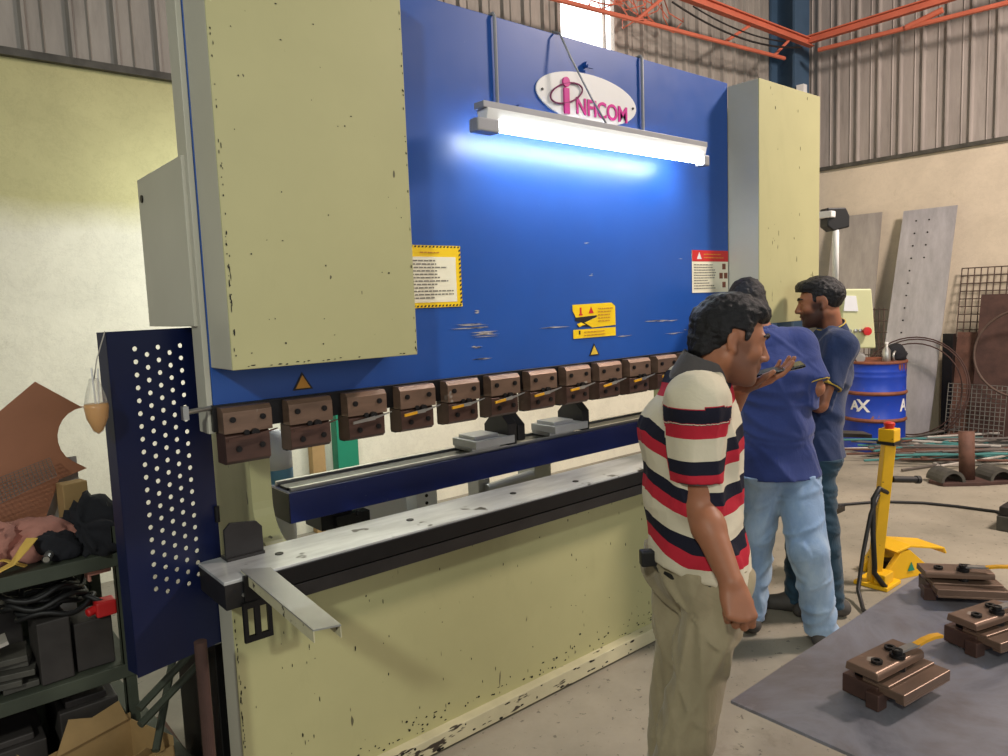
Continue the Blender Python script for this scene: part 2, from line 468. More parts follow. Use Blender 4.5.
# C-shaped side frames
def cframe(x0, x1):
    poly = [(2.30, 0), (2.8, 0), (2.8, 2.6), (2.19, 2.6), (2.19, 1.45), (2.36, 1.45)]
    for i in range(5):
        a = i*PI/8
        poly.append((2.40-.04*(1-math.cos(0)) + 0*a, 1.43-.1*i/5))
    R = .13
    poly += [(2.40, .98)]
    for i in range(1, 9):
        a = (PI/2)*i/8
        poly.append((2.40-R+R*math.cos(a), .98-R*math.sin(a)))
    poly += [(2.262, .85), (2.262, .7), (2.30, .7)]
    return MB().prism(poly, (x0, 0, 0), (0, 1, 0), (0, 0, 1), (x1-x0, 0, 0))
part(cframe(.88, .95), 'side_frame', 'cream')
part(cframe(3.52, 3.58), 'side_frame', 'cream')
# bed and die rail
bed = part(MB().box((.650, 2.032, .786), (.775, 2.255, .860)).box((.775, 2.045, .78), (3.3, 2.255, .860)), 'bed', 'dark_steel', .002)
part(MB().box((.648, 2.03, .860), (3.3, 2.257, .87)), 'bed_top', 'steel_bed', .0015)
part(MB().box((.775, 2.022, .812), (3.3, 2.046, .864)), 'die_rail', 'black_steel', .0015)
part(MB().box((.775, 2.028, .763), (3.3, 2.05, .806)), 'lower_rail', 'dark_steel', .0015)
for x, y in ((.86, 2.15), (1.34, 2.15), (1.82, 2.15), (2.12, 2.10)):
    part(MB().cyl((x, y, .868), (x, y, .8725), .013), 'bed_bolt', 'bolt')
part(MB().cyl((.70, 2.032, .82), (.70, 2.026, .82), .005), 'bed_bolt', 'bright_steel')
part(MB().prism([(.715, .872), (.715, .965), (.735, .985), (.815, .975), (.832, .955), (.832, .872)], (0, 2.20, 0), (1, 0, 0), (0, 0, 1), (0, .012, 0)).box((.715, 2.19, .8695), (.832, 2.25, .879)), 'end_stop', 'dark_steel', .001)
part(MB().box((.585, 2.055, 1.335), (.60, 2.075, 1.372)).cyl((.59, 2.065, 1.355), (.68, 2.10, 1.355), .007), 'stop_pin', 'bright_steel')
# sheet support arm in front of the bed: inverted channel plus slotted bracket
arm = MB(); flg = MB()
top = [(.716, 2.085), (.786, 2.035), (.752, 1.535), (.690, 1.555)]
arm.prism([(p[0], p[1]) for p in top], (0, 0, .873), (1, 0, 0), (0, 1, 0), (0, 0, .004))
for (a, b) in ((top[0], top[3]), (top[1], top[2])):
    a = Vector((*a, .845)); b = Vector((*b, .845)); sx = .003 if a.x < .75 else -.003
    flg.prism([(0, 0), (1, 0), (1, .028), (0, .028)], a, b-a, (0, 0, 1), (sx, 0, 0))
arm = part(arm, 'support_arm', 'alu')
part(flg, 'arm_flange', 'strip', parent=arm)
br = MB()
for x0, x1, z0, z1 in ((.690, .702, .683, .80), (.722, .738, .683, .80), (.760, .772, .683, .80), (.702, .722, .683, .700), (.738, .760, .683, .700), (.702, .722, .782, .80), (.738, .760, .782, .80)):
    br.box((x0, 2.012, z0), (x1, 2.024, z1))
br.box((.700, 2.018, .80), (.772, 2.03, .875))
part(br, 'slotted_bracket', 'black_steel', parent=arm)
# base
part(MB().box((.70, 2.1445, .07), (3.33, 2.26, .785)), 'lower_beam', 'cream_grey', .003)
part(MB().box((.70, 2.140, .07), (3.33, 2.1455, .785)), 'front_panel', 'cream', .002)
part(MB().box((.69, 2.095, .012), (3.33, 2.15, .076)), 'kick_strip', 'strip', .003)
part(MB().box((.72, 2.12, 0), (3.3, 2.26, .07)), 'base_plinth', 'black_steel')
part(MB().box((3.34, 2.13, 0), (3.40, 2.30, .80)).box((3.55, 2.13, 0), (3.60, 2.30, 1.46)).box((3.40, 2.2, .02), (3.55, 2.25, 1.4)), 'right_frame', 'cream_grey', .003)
part(MB().box((.70, 2.34, 0), (.879, 2.78, .56)), 'dark_filler_box', 'black_steel', .004)  # black box added to darken the bright gap under the guard
# punch clamps
part(MB().box((.672, 2.085, 1.287), (3.24, 2.165, 1.362)), 'clamp_rail', 'black_steel', .001)
for k in range(13):
    x = .684+.1915*k; w = .140
    low = .012 if k == 0 else 0
    c = MB()
    c.prism([(2.086, 1.283), (2.040, 1.283), (2.040, 1.343), (2.052, 1.3565), (2.086, 1.3565)], (x, 0, 0), (0, 1, 0), (0, 0, 1), (w, 0, 0))
    ob = part(c, 'punch_clamp', 'clamp_face', .0012)
    l = MB().prism([(2.12, 1.205-low), (2.060, 1.205-low), (2.046, 1.215-low), (2.046, 1.274), (2.053, 1.281), (2.12, 1.281)], (x+.004, 0, 0), (0, 1, 0), (0, 0, 1), (w-.012, 0, 0))
    part(l, 'lower_plate', 'clamp_brown', .0012, parent=ob)
    part(MB().box((x+.006, 2.09, 1.20), (x+w+.004, 2.12, 1.29)), 'backing_block', 'black_steel', parent=ob)
    for (bx, bz, by) in ((.026, 1.322, 2.040), (.112, 1.322, 2.040), (.040, 1.236, 2.046), (.108, 1.240, 2.046)):
        part(MB().cyl((x+bx, by+.002, bz), (x+bx, by-.005, bz), .0085, n=12).cyl((x+bx, by-.004, bz), (x+bx, by-.0062, bz), .0045, n=6), 'bolt', 'bolt', parent=ob)
    part(MB().cyl((x+.085, 2.048, 1.279), (x+.085, 2.028, 1.279), .012, n=14).cyl((x+.062, 2.046, 1.282), (x+.062, 2.034, 1.282), .008, n=12), 'hub', 'bolt', parent=ob)
    a = .10*math.sin(k*2.1)
    hb = Vector((x+.085, 2.026, 1.272)); tip = hb+Vector((-.082, -.008, -.004+.02*a)); far = hb+Vector((.062, 0, .012))
    part(MB().prism([(0, -.006), (1, -.004), (1, .004), (0, .006)], hb, tip-hb, (0, 0, 1), (0, -.004, 0)).prism([(0, -.004), (1, -.0015), (1, .0015), (0, .004)], hb, far-hb, (0, 0, 1), (0, -.003, 0)), 'wedge_lever', 'bright_steel' if k > 1 else 'clamp_brown', parent=ob)
    if k > 2:
        g = hb.lerp(tip, .45)
        part(MB().prism([(0, -.0045), (1, -.006), (1, .003), (0, .0045)], g+Vector((0, -.001, 0)), tip-g+Vector((-.006, 0, 0)), (0, 0, 1), (0, -.006, 0)), 'lever_grip', 'yellow_tip', parent=ob)
# back gauge
bg = part(MB().box((1.045, 2.48, .852), (3.50, 2.66, .965)), 'back_gauge_beam', 'blue_dark', .003)
part(MB().box((1.041, 2.482, .854), (1.046, 2.658, .963)), 'end_plate', 'dark_steel', parent=bg)
part(MB().box((1.06, 2.50, .965), (3.3, 2.515, .978)), 'linear_rail', 'bright_steel', parent=bg)
part(MB().box((1.06, 2.53, .965), (3.3, 2.60, .974)), 'linear_rail', 'black_steel', parent=bg)
part(MB().box((1.06, 2.62, .965), (3.3, 2.64, .982)), 'linear_rail', 'bright_steel', parent=bg)
part(MB().box((1.17, 2.50, .79), (1.30, 2.64, .853)).box((1.22, 2.47, .80), (1.36, 2.52, .84)).cyl((1.31, 2.46, .835), (1.31, 2.48, .835), .012), 'beam_bracket', 'black_steel', .002, parent=bg)
for x in (1.86, 2.33):
    f = part(MB().box((x, 2.43, 1.0), (x+.22, 2.60, 1.035)).box((x+.02, 2.46, 1.034), (x+.15, 2.58, 1.05)).box((x+.03, 2.50, .976), (x+.19, 2.63, 1.0)), 'gauge_finger', 'finger', .003)
    part(MB().prism([(2.44, .99), (2.44, 1.085), (2.49, 1.128), (2.55, 1.128), (2.61, 1.07), (2.61, .99)], (x+.19, 0, 0), (0, 1, 0), (0, 0, 1), (.05, 0, 0)), 'finger_block', 'dark_steel', .003, parent=f)
    if x < 2: part(MB().prism([(2.50, .985), (2.50, 1.06), (2.57, 1.115), (2.66, 1.10), (2.68, .985)], (x+.30, 0, 0), (0, 1, 0), (0, 0, 1), (.045, 0, 0)), 'finger_block', 'dark_steel', .006, parent=f)
    part(MB().cyl((x+.215, 2.438, 1.03), (x+.215, 2.443, 1.03), .008, n=10), 'bolt', 'bolt', parent=f)
# rear covers seen under the beam
rc = part(MB().box((1.66, 3.2, .35), (1.98, 3.5, .69)).box((2.03, 3.18, .35), (2.16, 3.5, .72)), 'rear_cover', 'white', .004)
for x, z in ((2.09, .58), (2.09, .62), (2.09, .54)):
    part(MB().cyl((x, 3.182, z), (x, 3.176, z), .009), 'cover_bolt', 'bolt', parent=rc)
part(MB().box((2.38, 3.1, .3), (2.46, 3.2, .66)).cyl((2.42, 3.08, .6), (2.75, 3.08, .62), .035).box((2.75, 3.05, .4), (2.88, 3.2, .70)), 'rear_motor', 'alu', .004)
# ---- labels on the ram
yl = YR-.0015
def plate(x0, x1, z0, z1, name, mat, parent=None, d=0.0, th=.002):
    return part(MB().box((x0, yl-d-th, z0), (x1, yl-d, z1)), name, mat, parent=parent)
def text_lines(parent, x0, x1, z1, n, dz, mat='grey_ink', seed=1):
    rn = random.Random(seed); mb = MB()
    for i in range(n):
        z = z1-i*dz; x = x0
        end = x0+(x1-x0)*rn.uniform(.6, 1)
        while x < end:
            w = rn.uniform(.008, .022)
            mb.box((x, yl-.0041, z-.0022), (min(x+w, end), yl-.0032, z+.0022)); x += w+.004
    part(mb, 'lettering', mat, parent=parent)
# yellow and black bordered notice next to the left cover
nt = plate(1.27, 1.571, 1.612, 1.824, 'notice', 'yellow_sign')
plate(1.272, 1.548, 1.63, 1.785, 'notice_sheet', 'paper', nt, .002, .001)
hz = MB()
i = 0
x = 1.272
while x < 1.562:
    for z in (1.8165, 1.6145): hz.prism([(0, 0), (.007, 0), (.0105, .006), (.0035, .006)], (x, yl-.002, z), (1, 0, 0), (0, 0, 1), (0, -.001, 0))
    x += .015
z = 1.622
while z < 1.812:
    hz.prism([(0, 0), (.007, .004), (.007, .011), (0, .007)], (1.563, yl-.002, z), (1, 0, 0), (0, 0, 1), (0, -.001, 0)); z += .015
part(hz, 'hazard_border', 'ink', parent=nt)
text_lines(nt, 1.29, 1.535, 1.772, 12, .0115, seed=4)
text_lines(nt, 1.40, 1.50, 1.80, 1, .01, 'tri_brown', seed=9)
# red headed notice at right
nr = plate(2.938, 3.236, 1.632, 1.834, 'notice', 'paper')
plate(2.938, 3.236, 1.781, 1.834, 'notice_header', 'red_ink', nr, .002, .001)
part(MB().prism([(2.975, 1.792), (3.012, 1.792), (2.9935, 1.825)], (0, yl-.003, 0), (1, 0, 0), (0, 0, 1), (0, -.001, 0)), 'warning_mark', 'white', parent=nr)
text_lines(nr, 3.03, 3.21, 1.815, 2, .016, 'tri_brown', 11)
text_lines(nr, 2.95, 3.13, 1.765, 10, .0125, seed=5)
for k, (x, z) in enumerate(((3.20, 1.757), (3.175, 1.712), (3.215, 1.712), (3.20, 1.668))):
    plate(x-.014, x+.014, z-.014, z+.014, 'pictogram', 'drum_rust', nr, .002, .001)
# two yellow pinch warning stickers with a dark hand shape
ys = part(MB().prism([(2.128, 1.60), (2.362, 1.603), (2.385, 1.588), (2.386, 1.507), (2.24, 1.503), (2.195, 1.525), (2.27, 1.545), (2.27, 1.553), (2.145, 1.548), (2.128, 1.575)], (0, yl, 0), (1, 0, 0), (0, 0, 1), (0, -.002, 0)), 'pinch_sticker', 'yellow_sign')
part(MB().prism([(2.22, 1.562), (2.25, 1.562), (2.235, 1.59)], (0, yl-.002, 0), (1, 0, 0), (0, 0, 1), (0, -.001, 0)).box((2.168, yl-.003, 1.562), (2.178, yl-.002, 1.588)).box((2.163, yl-.003, 1.555), (2.183, yl-.002, 1.562)), 'warning_mark', 'red_ink', parent=ys)
text_lines(ys, 2.275, 2.37, 1.58, 5, .013, 'tri_brown', 2)
part(MB().prism([(2.145, 1.550), (2.275, 1.550), (2.20, 1.527), (2.25, 1.512), (2.215, 1.507), (2.18, 1.512), (2.16, 1.506), (2.15, 1.522), (2.175, 1.528), (2.14, 1.535)], (0, yl, 0), (1, 0, 0), (0, 0, 1), (0, -.0012, 0)), 'hand_mark', 'ink', parent=ys)
part(MB().prism([(2.15, 1.521), (2.175, 1.527), (2.20, 1.517), (2.18, 1.514), (2.165, 1.508)], (0, yl-.001, 0), (1, 0, 0), (0, 0, 1), (0, -.0012, 0)), 'hand_mark', 'yellow_sign', parent=ys)
y2 = plate(2.128, 2.386, 1.462, 1.498, 'pinch_sticker', 'yellow_sign')
text_lines(y2, 2.19, 2.37, 1.486, 2, .013, 'tri_brown', 3)
plate(2.16, 2.168, 1.478, 1.494, 'warning_mark', 'ink', y2, .002, .001)
def tri(cx, z0, w, h, mat):
    o = part(MB().prism([(cx-w/2, z0), (cx+w/2, z0), (cx, z0+h)], (0, yl, 0), (1, 0, 0), (0, 0, 1), (0, -.002, 0)), 'warning_triangle', 'ink')
    part(MB().prism([(cx-w*.36, z0+h*.09), (cx+w*.36, z0+h*.09), (cx, z0+h*.82)], (0, yl-.002, 0), (1, 0, 0), (0, 0, 1), (0, -.001, 0)), 'triangle_face', mat, parent=o)
tri(.950, 1.378, .066, .054, 'tri_brown')
tri(2.249, 1.386, .062, .050, 'tri_yellow')
# scrapes through the paint
sm = MB(); rn = random.Random(12)
for x0, x1, z, th, n in ((1.50, 1.72, 1.541, .010, 9), (1.60, 1.76, 1.507, .009, 6), (1.88, 2.115, 1.515, .004, 2), (2.58, 2.885, 1.511, .005, 4), (2.69, 2.885, 1.446, .004, 3), (2.36, 2.50, 1.455, .003, 3), (1.58, 1.66, 1.462, .006, 4), (1.60, 1.72, 1.42, .004, 4), (2.86, 2.9, 1.46, .004, 2), (2.83, 2.87, 1.80, .008, 1), (1.62, 1.66, 1.59, .006, 3), (2.22, 2.26, 1.72, .01, 3), (2.20, 2.24, 1.85, .004, 2)):
    for i in range(n):
        a = x0+(x1-x0)*rn.uniform(0, .55); b = a+(x1-a)*rn.uniform(.4, 1); zz = z+rn.uniform(-th, th); t_ = rn.uniform(.0008, .0026)
        m_ = (a+b)/2
        sm.prism([(a, zz), (m_, zz-t_), (b, zz+rn.uniform(-.002, .002)), (m_, zz+t_)], (0, yl+.001, 0), (1, 0, 0), (0, 0, 1), (0, -.0012, 0))
part(sm, 'paint_scrapes', 'scrape')['kind'] = 'stuff'
# chipped paint along the edges of the covers and the foot of the front panel
cp = MB(); rn = random.Random(31)
def chip(x, z, w_, h_, y):
    pts = [(x+w_*math.cos(a)*rn.uniform(.5, 1), z+h_*math.sin(a)*rn.uniform(.5, 1)) for a in [2*PI*i/7 for i in range(7)]]
    cp.prism(pts, (0, y, 0), (1, 0, 0), (0, 0, 1), (0, -.0006, 0))
for k in range(44):
    chip(.689+abs(rn.gauss(0, .003)), 1.48+.97*rn.random()**1.2, rn.uniform(.001, .0028), rn.choice((.002, .003, .004, .006, .013)), 1.9295)
for k in range(22):
    chip(1.257+rn.uniform(-.003, .001), rn.uniform(1.48, 2.5), rn.uniform(.001, .003), rn.uniform(.002, .008), 1.9295)
for k in range(16):
    chip(rn.uniform(.7, 1.25), 1.476+rn.uniform(-.003, .003), rn.uniform(.003, .008), rn.uniform(.001, .003), 1.9295)
for k in range(26):
    chip(rn.uniform(.72, 1.24), rn.uniform(1.5, 2.5), rn.uniform(.001, .004), rn.uniform(.001, .004), 1.9295)
for k in range(14):
    chip(rn.uniform(3.28, 3.8), rn.uniform(1.6, 2.6), rn.uniform(.001, .003), rn.uniform(.004, .02), 1.9295)
for k in range(110):
    chip(rn.uniform(.72, 2.9), .085+abs(rn.gauss(0, .03)), rn.uniform(.002, .010), rn.uniform(.002, .006), 2.1397)
for k in range(70):
    chip(rn.uniform(.72, 2.9), rn.uniform(.12, .74), rn.uniform(.001, .003), rn.uniform(.002, .012), 2.1397)
for k in range(40):
    chip(.706+rn.uniform(-.002, .004), rn.uniform(.1, .72), rn.uniform(.001, .003), rn.uniform(.003, .012), 2.1397)
for k in range(46):
    chip(rn.uniform(.72, 3.0), rn.choice((.02, .03, .066, .07)), rn.uniform(.004, .022), rn.uniform(.002, .008), 2.0948)
part(cp, 'chipped_paint', 'bolt')['kind'] = 'stuff'
# oval maker's plate with raised letters
cx, cz, rx, rz = 2.253, 2.424, .292, .098
lg = part(MB().prism([(cx+rx*math.cos(2*PI*i/64), cz+rz*math.sin(2*PI*i/64)) for i in range(64)], (0, yl+.001, 0), (1, 0, 0), (0, 0, 1), (0, -.006, 0)), 'maker_plate', 'white', .001)
yy = yl-.006
text_mesh('lettering', 'NFICOM', .090, (cx+.075, yy, cz-.038), FACE_NEG_Y, M['magenta'], lg, .003, .92)
ii = MB().box((cx-.150, yy-.008, cz-.075), (cx-.122, yy, cz+.022))
ii.lathe([(.019, 0), (.019, .008)], (cx-.136, yy, cz+.045), 20, (0, -1, 0))
part(ii, 'letter_stem', 'magenta', parent=lg)
el = MB()
pts = [(cx-.135+.088*math.cos(a)*1.0+.012*math.sin(a), yy-.005, cz+.003+.040*math.sin(a)+.020*math.cos(a)) for a in [2*PI*i/40 for i in range(40)]]
el.tube(pts, .0035, 6, True)
part(el, 'orbit_ring', 'plum', parent=lg)
for x in (cx-.262, cx+.268):
    part(MB().cyl((x, yy+.001, cz), (x, yy-.003, cz), .005), 'screw', 'bolt', parent=lg)
part(MB().cyl((2.235, yl, 2.555), (2.235, yl-.02, 2.555), .012).box((2.23, yl-.024, 2.54), (2.262, yl-.016, 2.552)), 'hook', 'blue')
part(MB().cyl((1.86, yl, 2.33), (1.86, yl-.03, 2.33), .016), 'hook', 'blue')

# ------------------------------------------------------------------ batten lamp hung from the ram top
LY = 1.965
L = empty('batten_lamp', (2.22, LY, 2.2), 'lit fluorescent batten lamp hanging in front of the blue ram', 'lamp')
MB().prism([(-.022, 0), (.022, 0), (.030, .036), (-.030, .036)], (1.59, LY, 2.232), (0, 1, 0), (0, 0, 1), (1.24, 0, 0)).build('housing', M['white'], L, bevel=.002)
MB().box((1.575, LY-.026, 2.268), (2.84, LY+.026, 2.290)).build('housing_cover', M['grey_metal'], L, bevel=.002)
MB().cyl((1.60, LY-.012, 2.212), (2.82, LY-.012, 2.212), .0165, n=20).build('tube', M['tube'], L, True)
for x0, x1 in ((1.545, 1.64), (2.81, 2.85)):
    MB().box((x0, LY-.03, 2.188), (x1, LY+.02, 2.233)).build('lamp_holder', M['grey_metal'], L, bevel=.005)
for x in (1.762, 2.582):
    MB().tube([(x, 2.13, 2.650), (x, 2.095, 2.652), (x, 2.088, 2.640), (x, 2.088, 2.29), (x, 2.06, 2.275), (x, 1.99, 2.275)], .0065, 8).build('hanging_rod', M['grey_metal'], L, True)
MB().tube([(2.07, 2.11, 2.655), (2.075, 2.075, 2.64), (2.10, 2.04, 2.54), (2.16, 2.0, 2.40), (2.215, 1.966, 2.29)], .0042, 8).build('cord', M['grey_metal'], L, True)
# ------------------------------------------------------------------ perforated guard at the left end
def perforated(name, mat):
    A = Vector((.722, 2.27, 0)); d = Vector((-.97, -.243, 0)).normalized()
    W, Z0, Z1 = .285, .60, 1.581
    px, pz, rr = .0335, .0365, .0072
    ncol = 5; x0 = .060; z0 = .80; nrow = 20
    vs = []; fs = []; idx = {}
    def V(u, z):
        key = (round(u, 5), round(z, 5))
        if key not in idx:
            p = A+d*u; idx[key] = len(vs); vs.append((p.x, p.y, z))
        return idx[key]
    us = [0]+[x0+px*i for i in range(ncol+1)]+[W]
    for c in range(ncol):
        off = 0 if c % 2 else pz/2
        ub = x0+px*c
        for r in range(nrow):
            zb = z0+off+pz*r
            cx, cz = ub+px/2, zb+pz/2
            outer = [V(ub, zb), V(ub+px/2, zb), V(ub+px, zb), V(ub+px, cz), V(ub+px, zb+pz), V(ub+px/2, zb+pz), V(ub, zb+pz), V(ub, cz)]
            inn = []
            for q in range(8):
                a = -3*PI/4+q*PI/4
                p = A+d*(cx+rr*math.cos(a)); inn.append(len(vs)); vs.append((p.x, p.y, cz+rr*math.sin(a)))
            for q in range(8):
                s = (q+1) % 8
                fs.append((outer[q], outer[s], inn[s], inn[q]))
        fs.append((V(ub, Z0), V(ub+px, Z0), V(ub+px, z0+off), V(ub+px/2, z0+off), V(ub, z0+off)))
        zt = z0+off+pz*nrow
        fs.append((V(ub, zt), V(ub+px/2, zt), V(ub+px, zt), V(ub+px, Z1), V(ub, Z1)))
    for a, b in ((0, x0), (x0+px*ncol, W)):
        fs.append((V(a, Z0), V(b, Z0), V(b, Z1), V(a, Z1)))
    m = MB(); m.add(vs, fs)
    return m, A, d, W
m, A, d, W = perforated('g', None)
G = empty('perforated_guard', (.56, 2.23, .61), 'dark blue perforated sheet guard hinged to the left end of the press brake', 'machine guard')
o = m.build('perforated_panel', M['navy_guard'], G)
sd = o.modifiers.new('thick', 'SOLIDIFY'); sd.thickness = .003; sd.offset = 0
fr = MB()
nrm = Vector((d.y, -d.x, 0))
if nrm.y > 0: nrm = -nrm
def gbar(u0, u1, z0, z1, dep, mb):
    mb.prism([(u0, z0), (u1, z0), (u1, z1), (u0, z1)], A+Vector((0, 0, 0)), d, (0, 0, 1), -nrm*dep)
gbar(W-.002, W+.001, .61, 1.58, .05, fr); gbar(0, .003, .61, 1.58, .04, fr); gbar(0, W, 1.577, 1.58, .04, fr); gbar(0, W, .61, .613, .04, fr)
fr.build('folded_rim', M['navy_guard'], G)
for z in (.98, 1.47): MB().cyl(A+Vector((-.003, -.006, z)), A+Vector((-.003, -.006, z+.05)), .008).build('hinge', M['black_steel'], G)


# drink bag hung on a string from the guard's top corner
B = empty('drink_bag', (.398, 2.155, 1.312), 'clear plastic bag half full of milky tea hung at the blue guard corner', 'drink bag')
t = NT('thin_plastic'); t.b.inputs['Transmission Weight'].default_value = .6; t.b.inputs['Alpha'].default_value = .28
M['plastic'] = t.done((.85, .82, .75), .25)
MB().lathe([(.0, 1.331), (.012, 1.340), (.026, 1.375), (.030, 1.405), (.024, 1.435), (.016, 1.462), (.011, 1.48)], (.398, 2.155, -.018), 20).build('bag', M['plastic'], B, True)
MB().lathe([(.0, 1.333), (.0115, 1.342), (.0255, 1.375), (.0295, 1.404), (.028, 1.413), (.0, 1.413)], (.398, 2.155, -.018), 20).build('tea', M['tea'], B, True)
MB().tube([(.398, 2.155, 1.37), (.394, 2.15, 1.49)], .0022, 6).tube([(.404, 2.16, 1.37), (.409, 2.15, 1.487)], .0022, 6).build('straw', M['white'], B)
MB().tube([(.398, 2.155, 1.457), (.412, 2.17, 1.51), (.443, 2.197, 1.583)], .0016, 5).build('string', M['pale_rod'], B)

# ------------------------------------------------------------------ storage rack with scrap
RK = empty('storage_rack', (0, 2.8, 0), 'green grey steel rack full of scrap beside the blue perforated guard', 'rack')
for x in (-.62, .485):
    for y in (2.58, 3.04):
        MB().box((x, y, 0), (x+.035, y+.003, .95)).box((x, y, 0), (x+.003, y+.035, .95)).build('post', M['rack'], RK)
for z in (.14, .486, .864):
    MB().box((-.62, 2.585, z-.012), (.52, 3.07, z)).box((-.62, 2.575, z-.045), (.52, 2.585, z)).build('shelf', M['rack'], RK, bevel=.002)
def T(mb, name, mat, label, cat, group=None, bevel=0, smooth=False):
    return tag(mb.build(name, M[mat], None, smooth, bevel), label, cat, group)
MB().box((-.62, 3.071, .02), (.52, 3.075, .70)).build('dark_backing_sheet', M['rack'], RK)  # dark sheet added so the space below the shelves looks dark
# upper shelf
zt = .866
br = [(0.0, 0.0), (-.36, 0), (-.36, .20), (.02, .50), (.155, .395)]
for i in range(1, 12):
    a = math.radians(60+ (250-60)*i/12)
    br.append((.185+.095*math.cos(a)-.02, .285+.105*math.sin(a)))
br += [(.155, .165), (.06, .14)]
T(MB().prism(br, (.355, 2.985, .91), (.98, .10, 0), (0, .06, .99), (0, .004, 0)), 'sheet_offcut', 'card_brown', 'large brown sheet metal offcut with a round notch leaning on the rack', 'metal sheet')
T(MB().prism([(0, 0), (.21, 0), (.21, .25), (.10, .25), (0, .14)], (.27, 3.02, .87), (1, 0, 0), (0, .05, 1), (0, .003, 0)), 'sheet_offcut', 'sheet', 'small grey steel sheet offcut standing behind the brown sheet', 'metal sheet')
mb = MB()
for i in range(24):
    mb.tube([(.11+.012*i, 2.86-.001*i, .985+.0048*i-.0), (.11+.012*i, 2.95, 1.06+.0035*i)], .0012, 4)
for j in range(10):
    f = j/9
    mb.tube([(.11, 2.86+.09*f, .985+.075*f), (.11+.012*23, 2.837+.113*f, 1.095+.045*f)], .0012, 4)
T(mb, 'wire_mesh', 'mesh_wire', 'small piece of square wire mesh sloping below the brown sheet', 'wire mesh')
def lump(c, size, seed, n=3, amp=.25, sub=4):
    """irregular soft heap"""
    import bmesh
    bm = bmesh.new(); bmesh.ops.create_icosphere(bm, subdivisions=sub, radius=1)
    rn = random.Random(seed); dirs = [Vector((rn.uniform(-1, 1), rn.uniform(-1, 1), rn.uniform(-1, 1)))*rn.uniform(1.5, 4) for _ in range(8)]; ph = [rn.uniform(0, 6) for _ in dirs]
    vs = []
    bm.verts.ensure_lookup_table()
    for v in bm.verts:
        k = 1+amp*(sum(math.sin(v.co.dot(d_)+p_) for d_, p_ in zip(dirs, ph))/3+1.3*max((1-abs(math.sin(v.co.dot(d_)*1.1+p_+1.5*math.sin(v.co.dot(dirs[0])))))**2 for d_, p_ in zip(dirs[1:5], ph))-.7)
        p = v.co*k
        z = max(p.z, -.6)
        vs.append((c[0]+p.x*size[0], c[1]+p.y*size[1], c[2]+(z+.6)*size[2]))
    fs = [tuple(v.index for v in f.verts) for f in bm.faces]
    bm.free()
    return MB().add(vs, fs)
T(lump((.30, 2.74, zt), (.14, .10, .085), 4), 'leather_apron', 'leather', 'crumpled pinkish leather apron on the rack top', 'apron', smooth=True)
T(lump((.16, 2.72, zt), (.10, .11, .095), 8), 'leather_glove', 'leather', 'crumpled reddish leather glove beside the apron on the rack top', 'glove', smooth=True)
T(lump((.435, 2.72, zt), (.080, .12, .085), 15, amp=.42), 'cloth_bag', 'black_cloth', 'crumpled black cloth bag on the rack top against the blue guard', 'bag', smooth=True)
T(lump((.33, 2.66, zt), (.07, .05, .05), 23, amp=.3), 'black_glove', 'black_cloth', 'black cloth glove lying in front of the leather apron', 'glove', smooth=True)
def ribbon(pts, w, up=(0, 0, 1), th=.003):
    pts = [Vector(p) for p in pts]; vs = []; n = len(pts)
    for i, p in enumerate(pts):
        dd = (pts[min(i+1, n-1)]-pts[max(i-1, 0)]).normalized(); s = dd.cross(Vector(up)).normalized(); u = s.cross(dd)
        for a, b in ((-1, 0), (1, 0), (1, 1), (-1, 1)): vs.append(p+s*(w/2*a)+u*(th*b))
    fs = []
    for i in range(n-1):
        for k in range(4):
            l = (k+1) % 4; fs.append((i*4+k, i*4+l, i*4+4+l, i*4+4+k))
    fs += [(3, 2, 1, 0), tuple((n-1)*4+k for k in range(4))]
    return MB().add(vs, fs)
T(ribbon([(.08, 2.60, .872), (.16, 2.575, .878), (.215, 2.57, .90), (.25, 2.585, .935), (.275, 2.61, .955)], .036), 'webbing_strap', 'strap', 'pale yellow webbing strap curving over the front of the rack top', 'strap')
T(ribbon([(.05, 2.66, .90), (.13, 2.64, .905), (.20, 2.63, .90), (.25, 2.60, .875)], .018), 'webbing_strap', 'strap', 'narrow yellow strap lying left of the curved strap on the rack', 'strap')
pp = MB(); pp.cyl((.30, 2.57, .892), (.335, 2.66, .905), .0125, n=18, cap=False); pp.cyl((.30, 2.57, .892), (.335, 2.66, .905), .0095, n=18, cap=True)
T(pp, 'steel_tube', 'bright_steel', 'short shiny steel tube pointing out over the rack front', 'tube')
T(MB().box((.395, 2.86, zt), (.475, 2.92, zt+.19), RZ(.2)), 'wood_block', 'cardboard', 'upright brown wooden block at the back of the rack top', 'block', bevel=.003)
T(MB().box((.405, 2.595, .80), (.475, 2.67, .845), RZ(.1)).box((.41, 2.60, .78), (.42, 2.66, .80)), 'brick_piece', 'leather', 'reddish brown block wedged under the rack top beside the guard', 'block', bevel=.003)
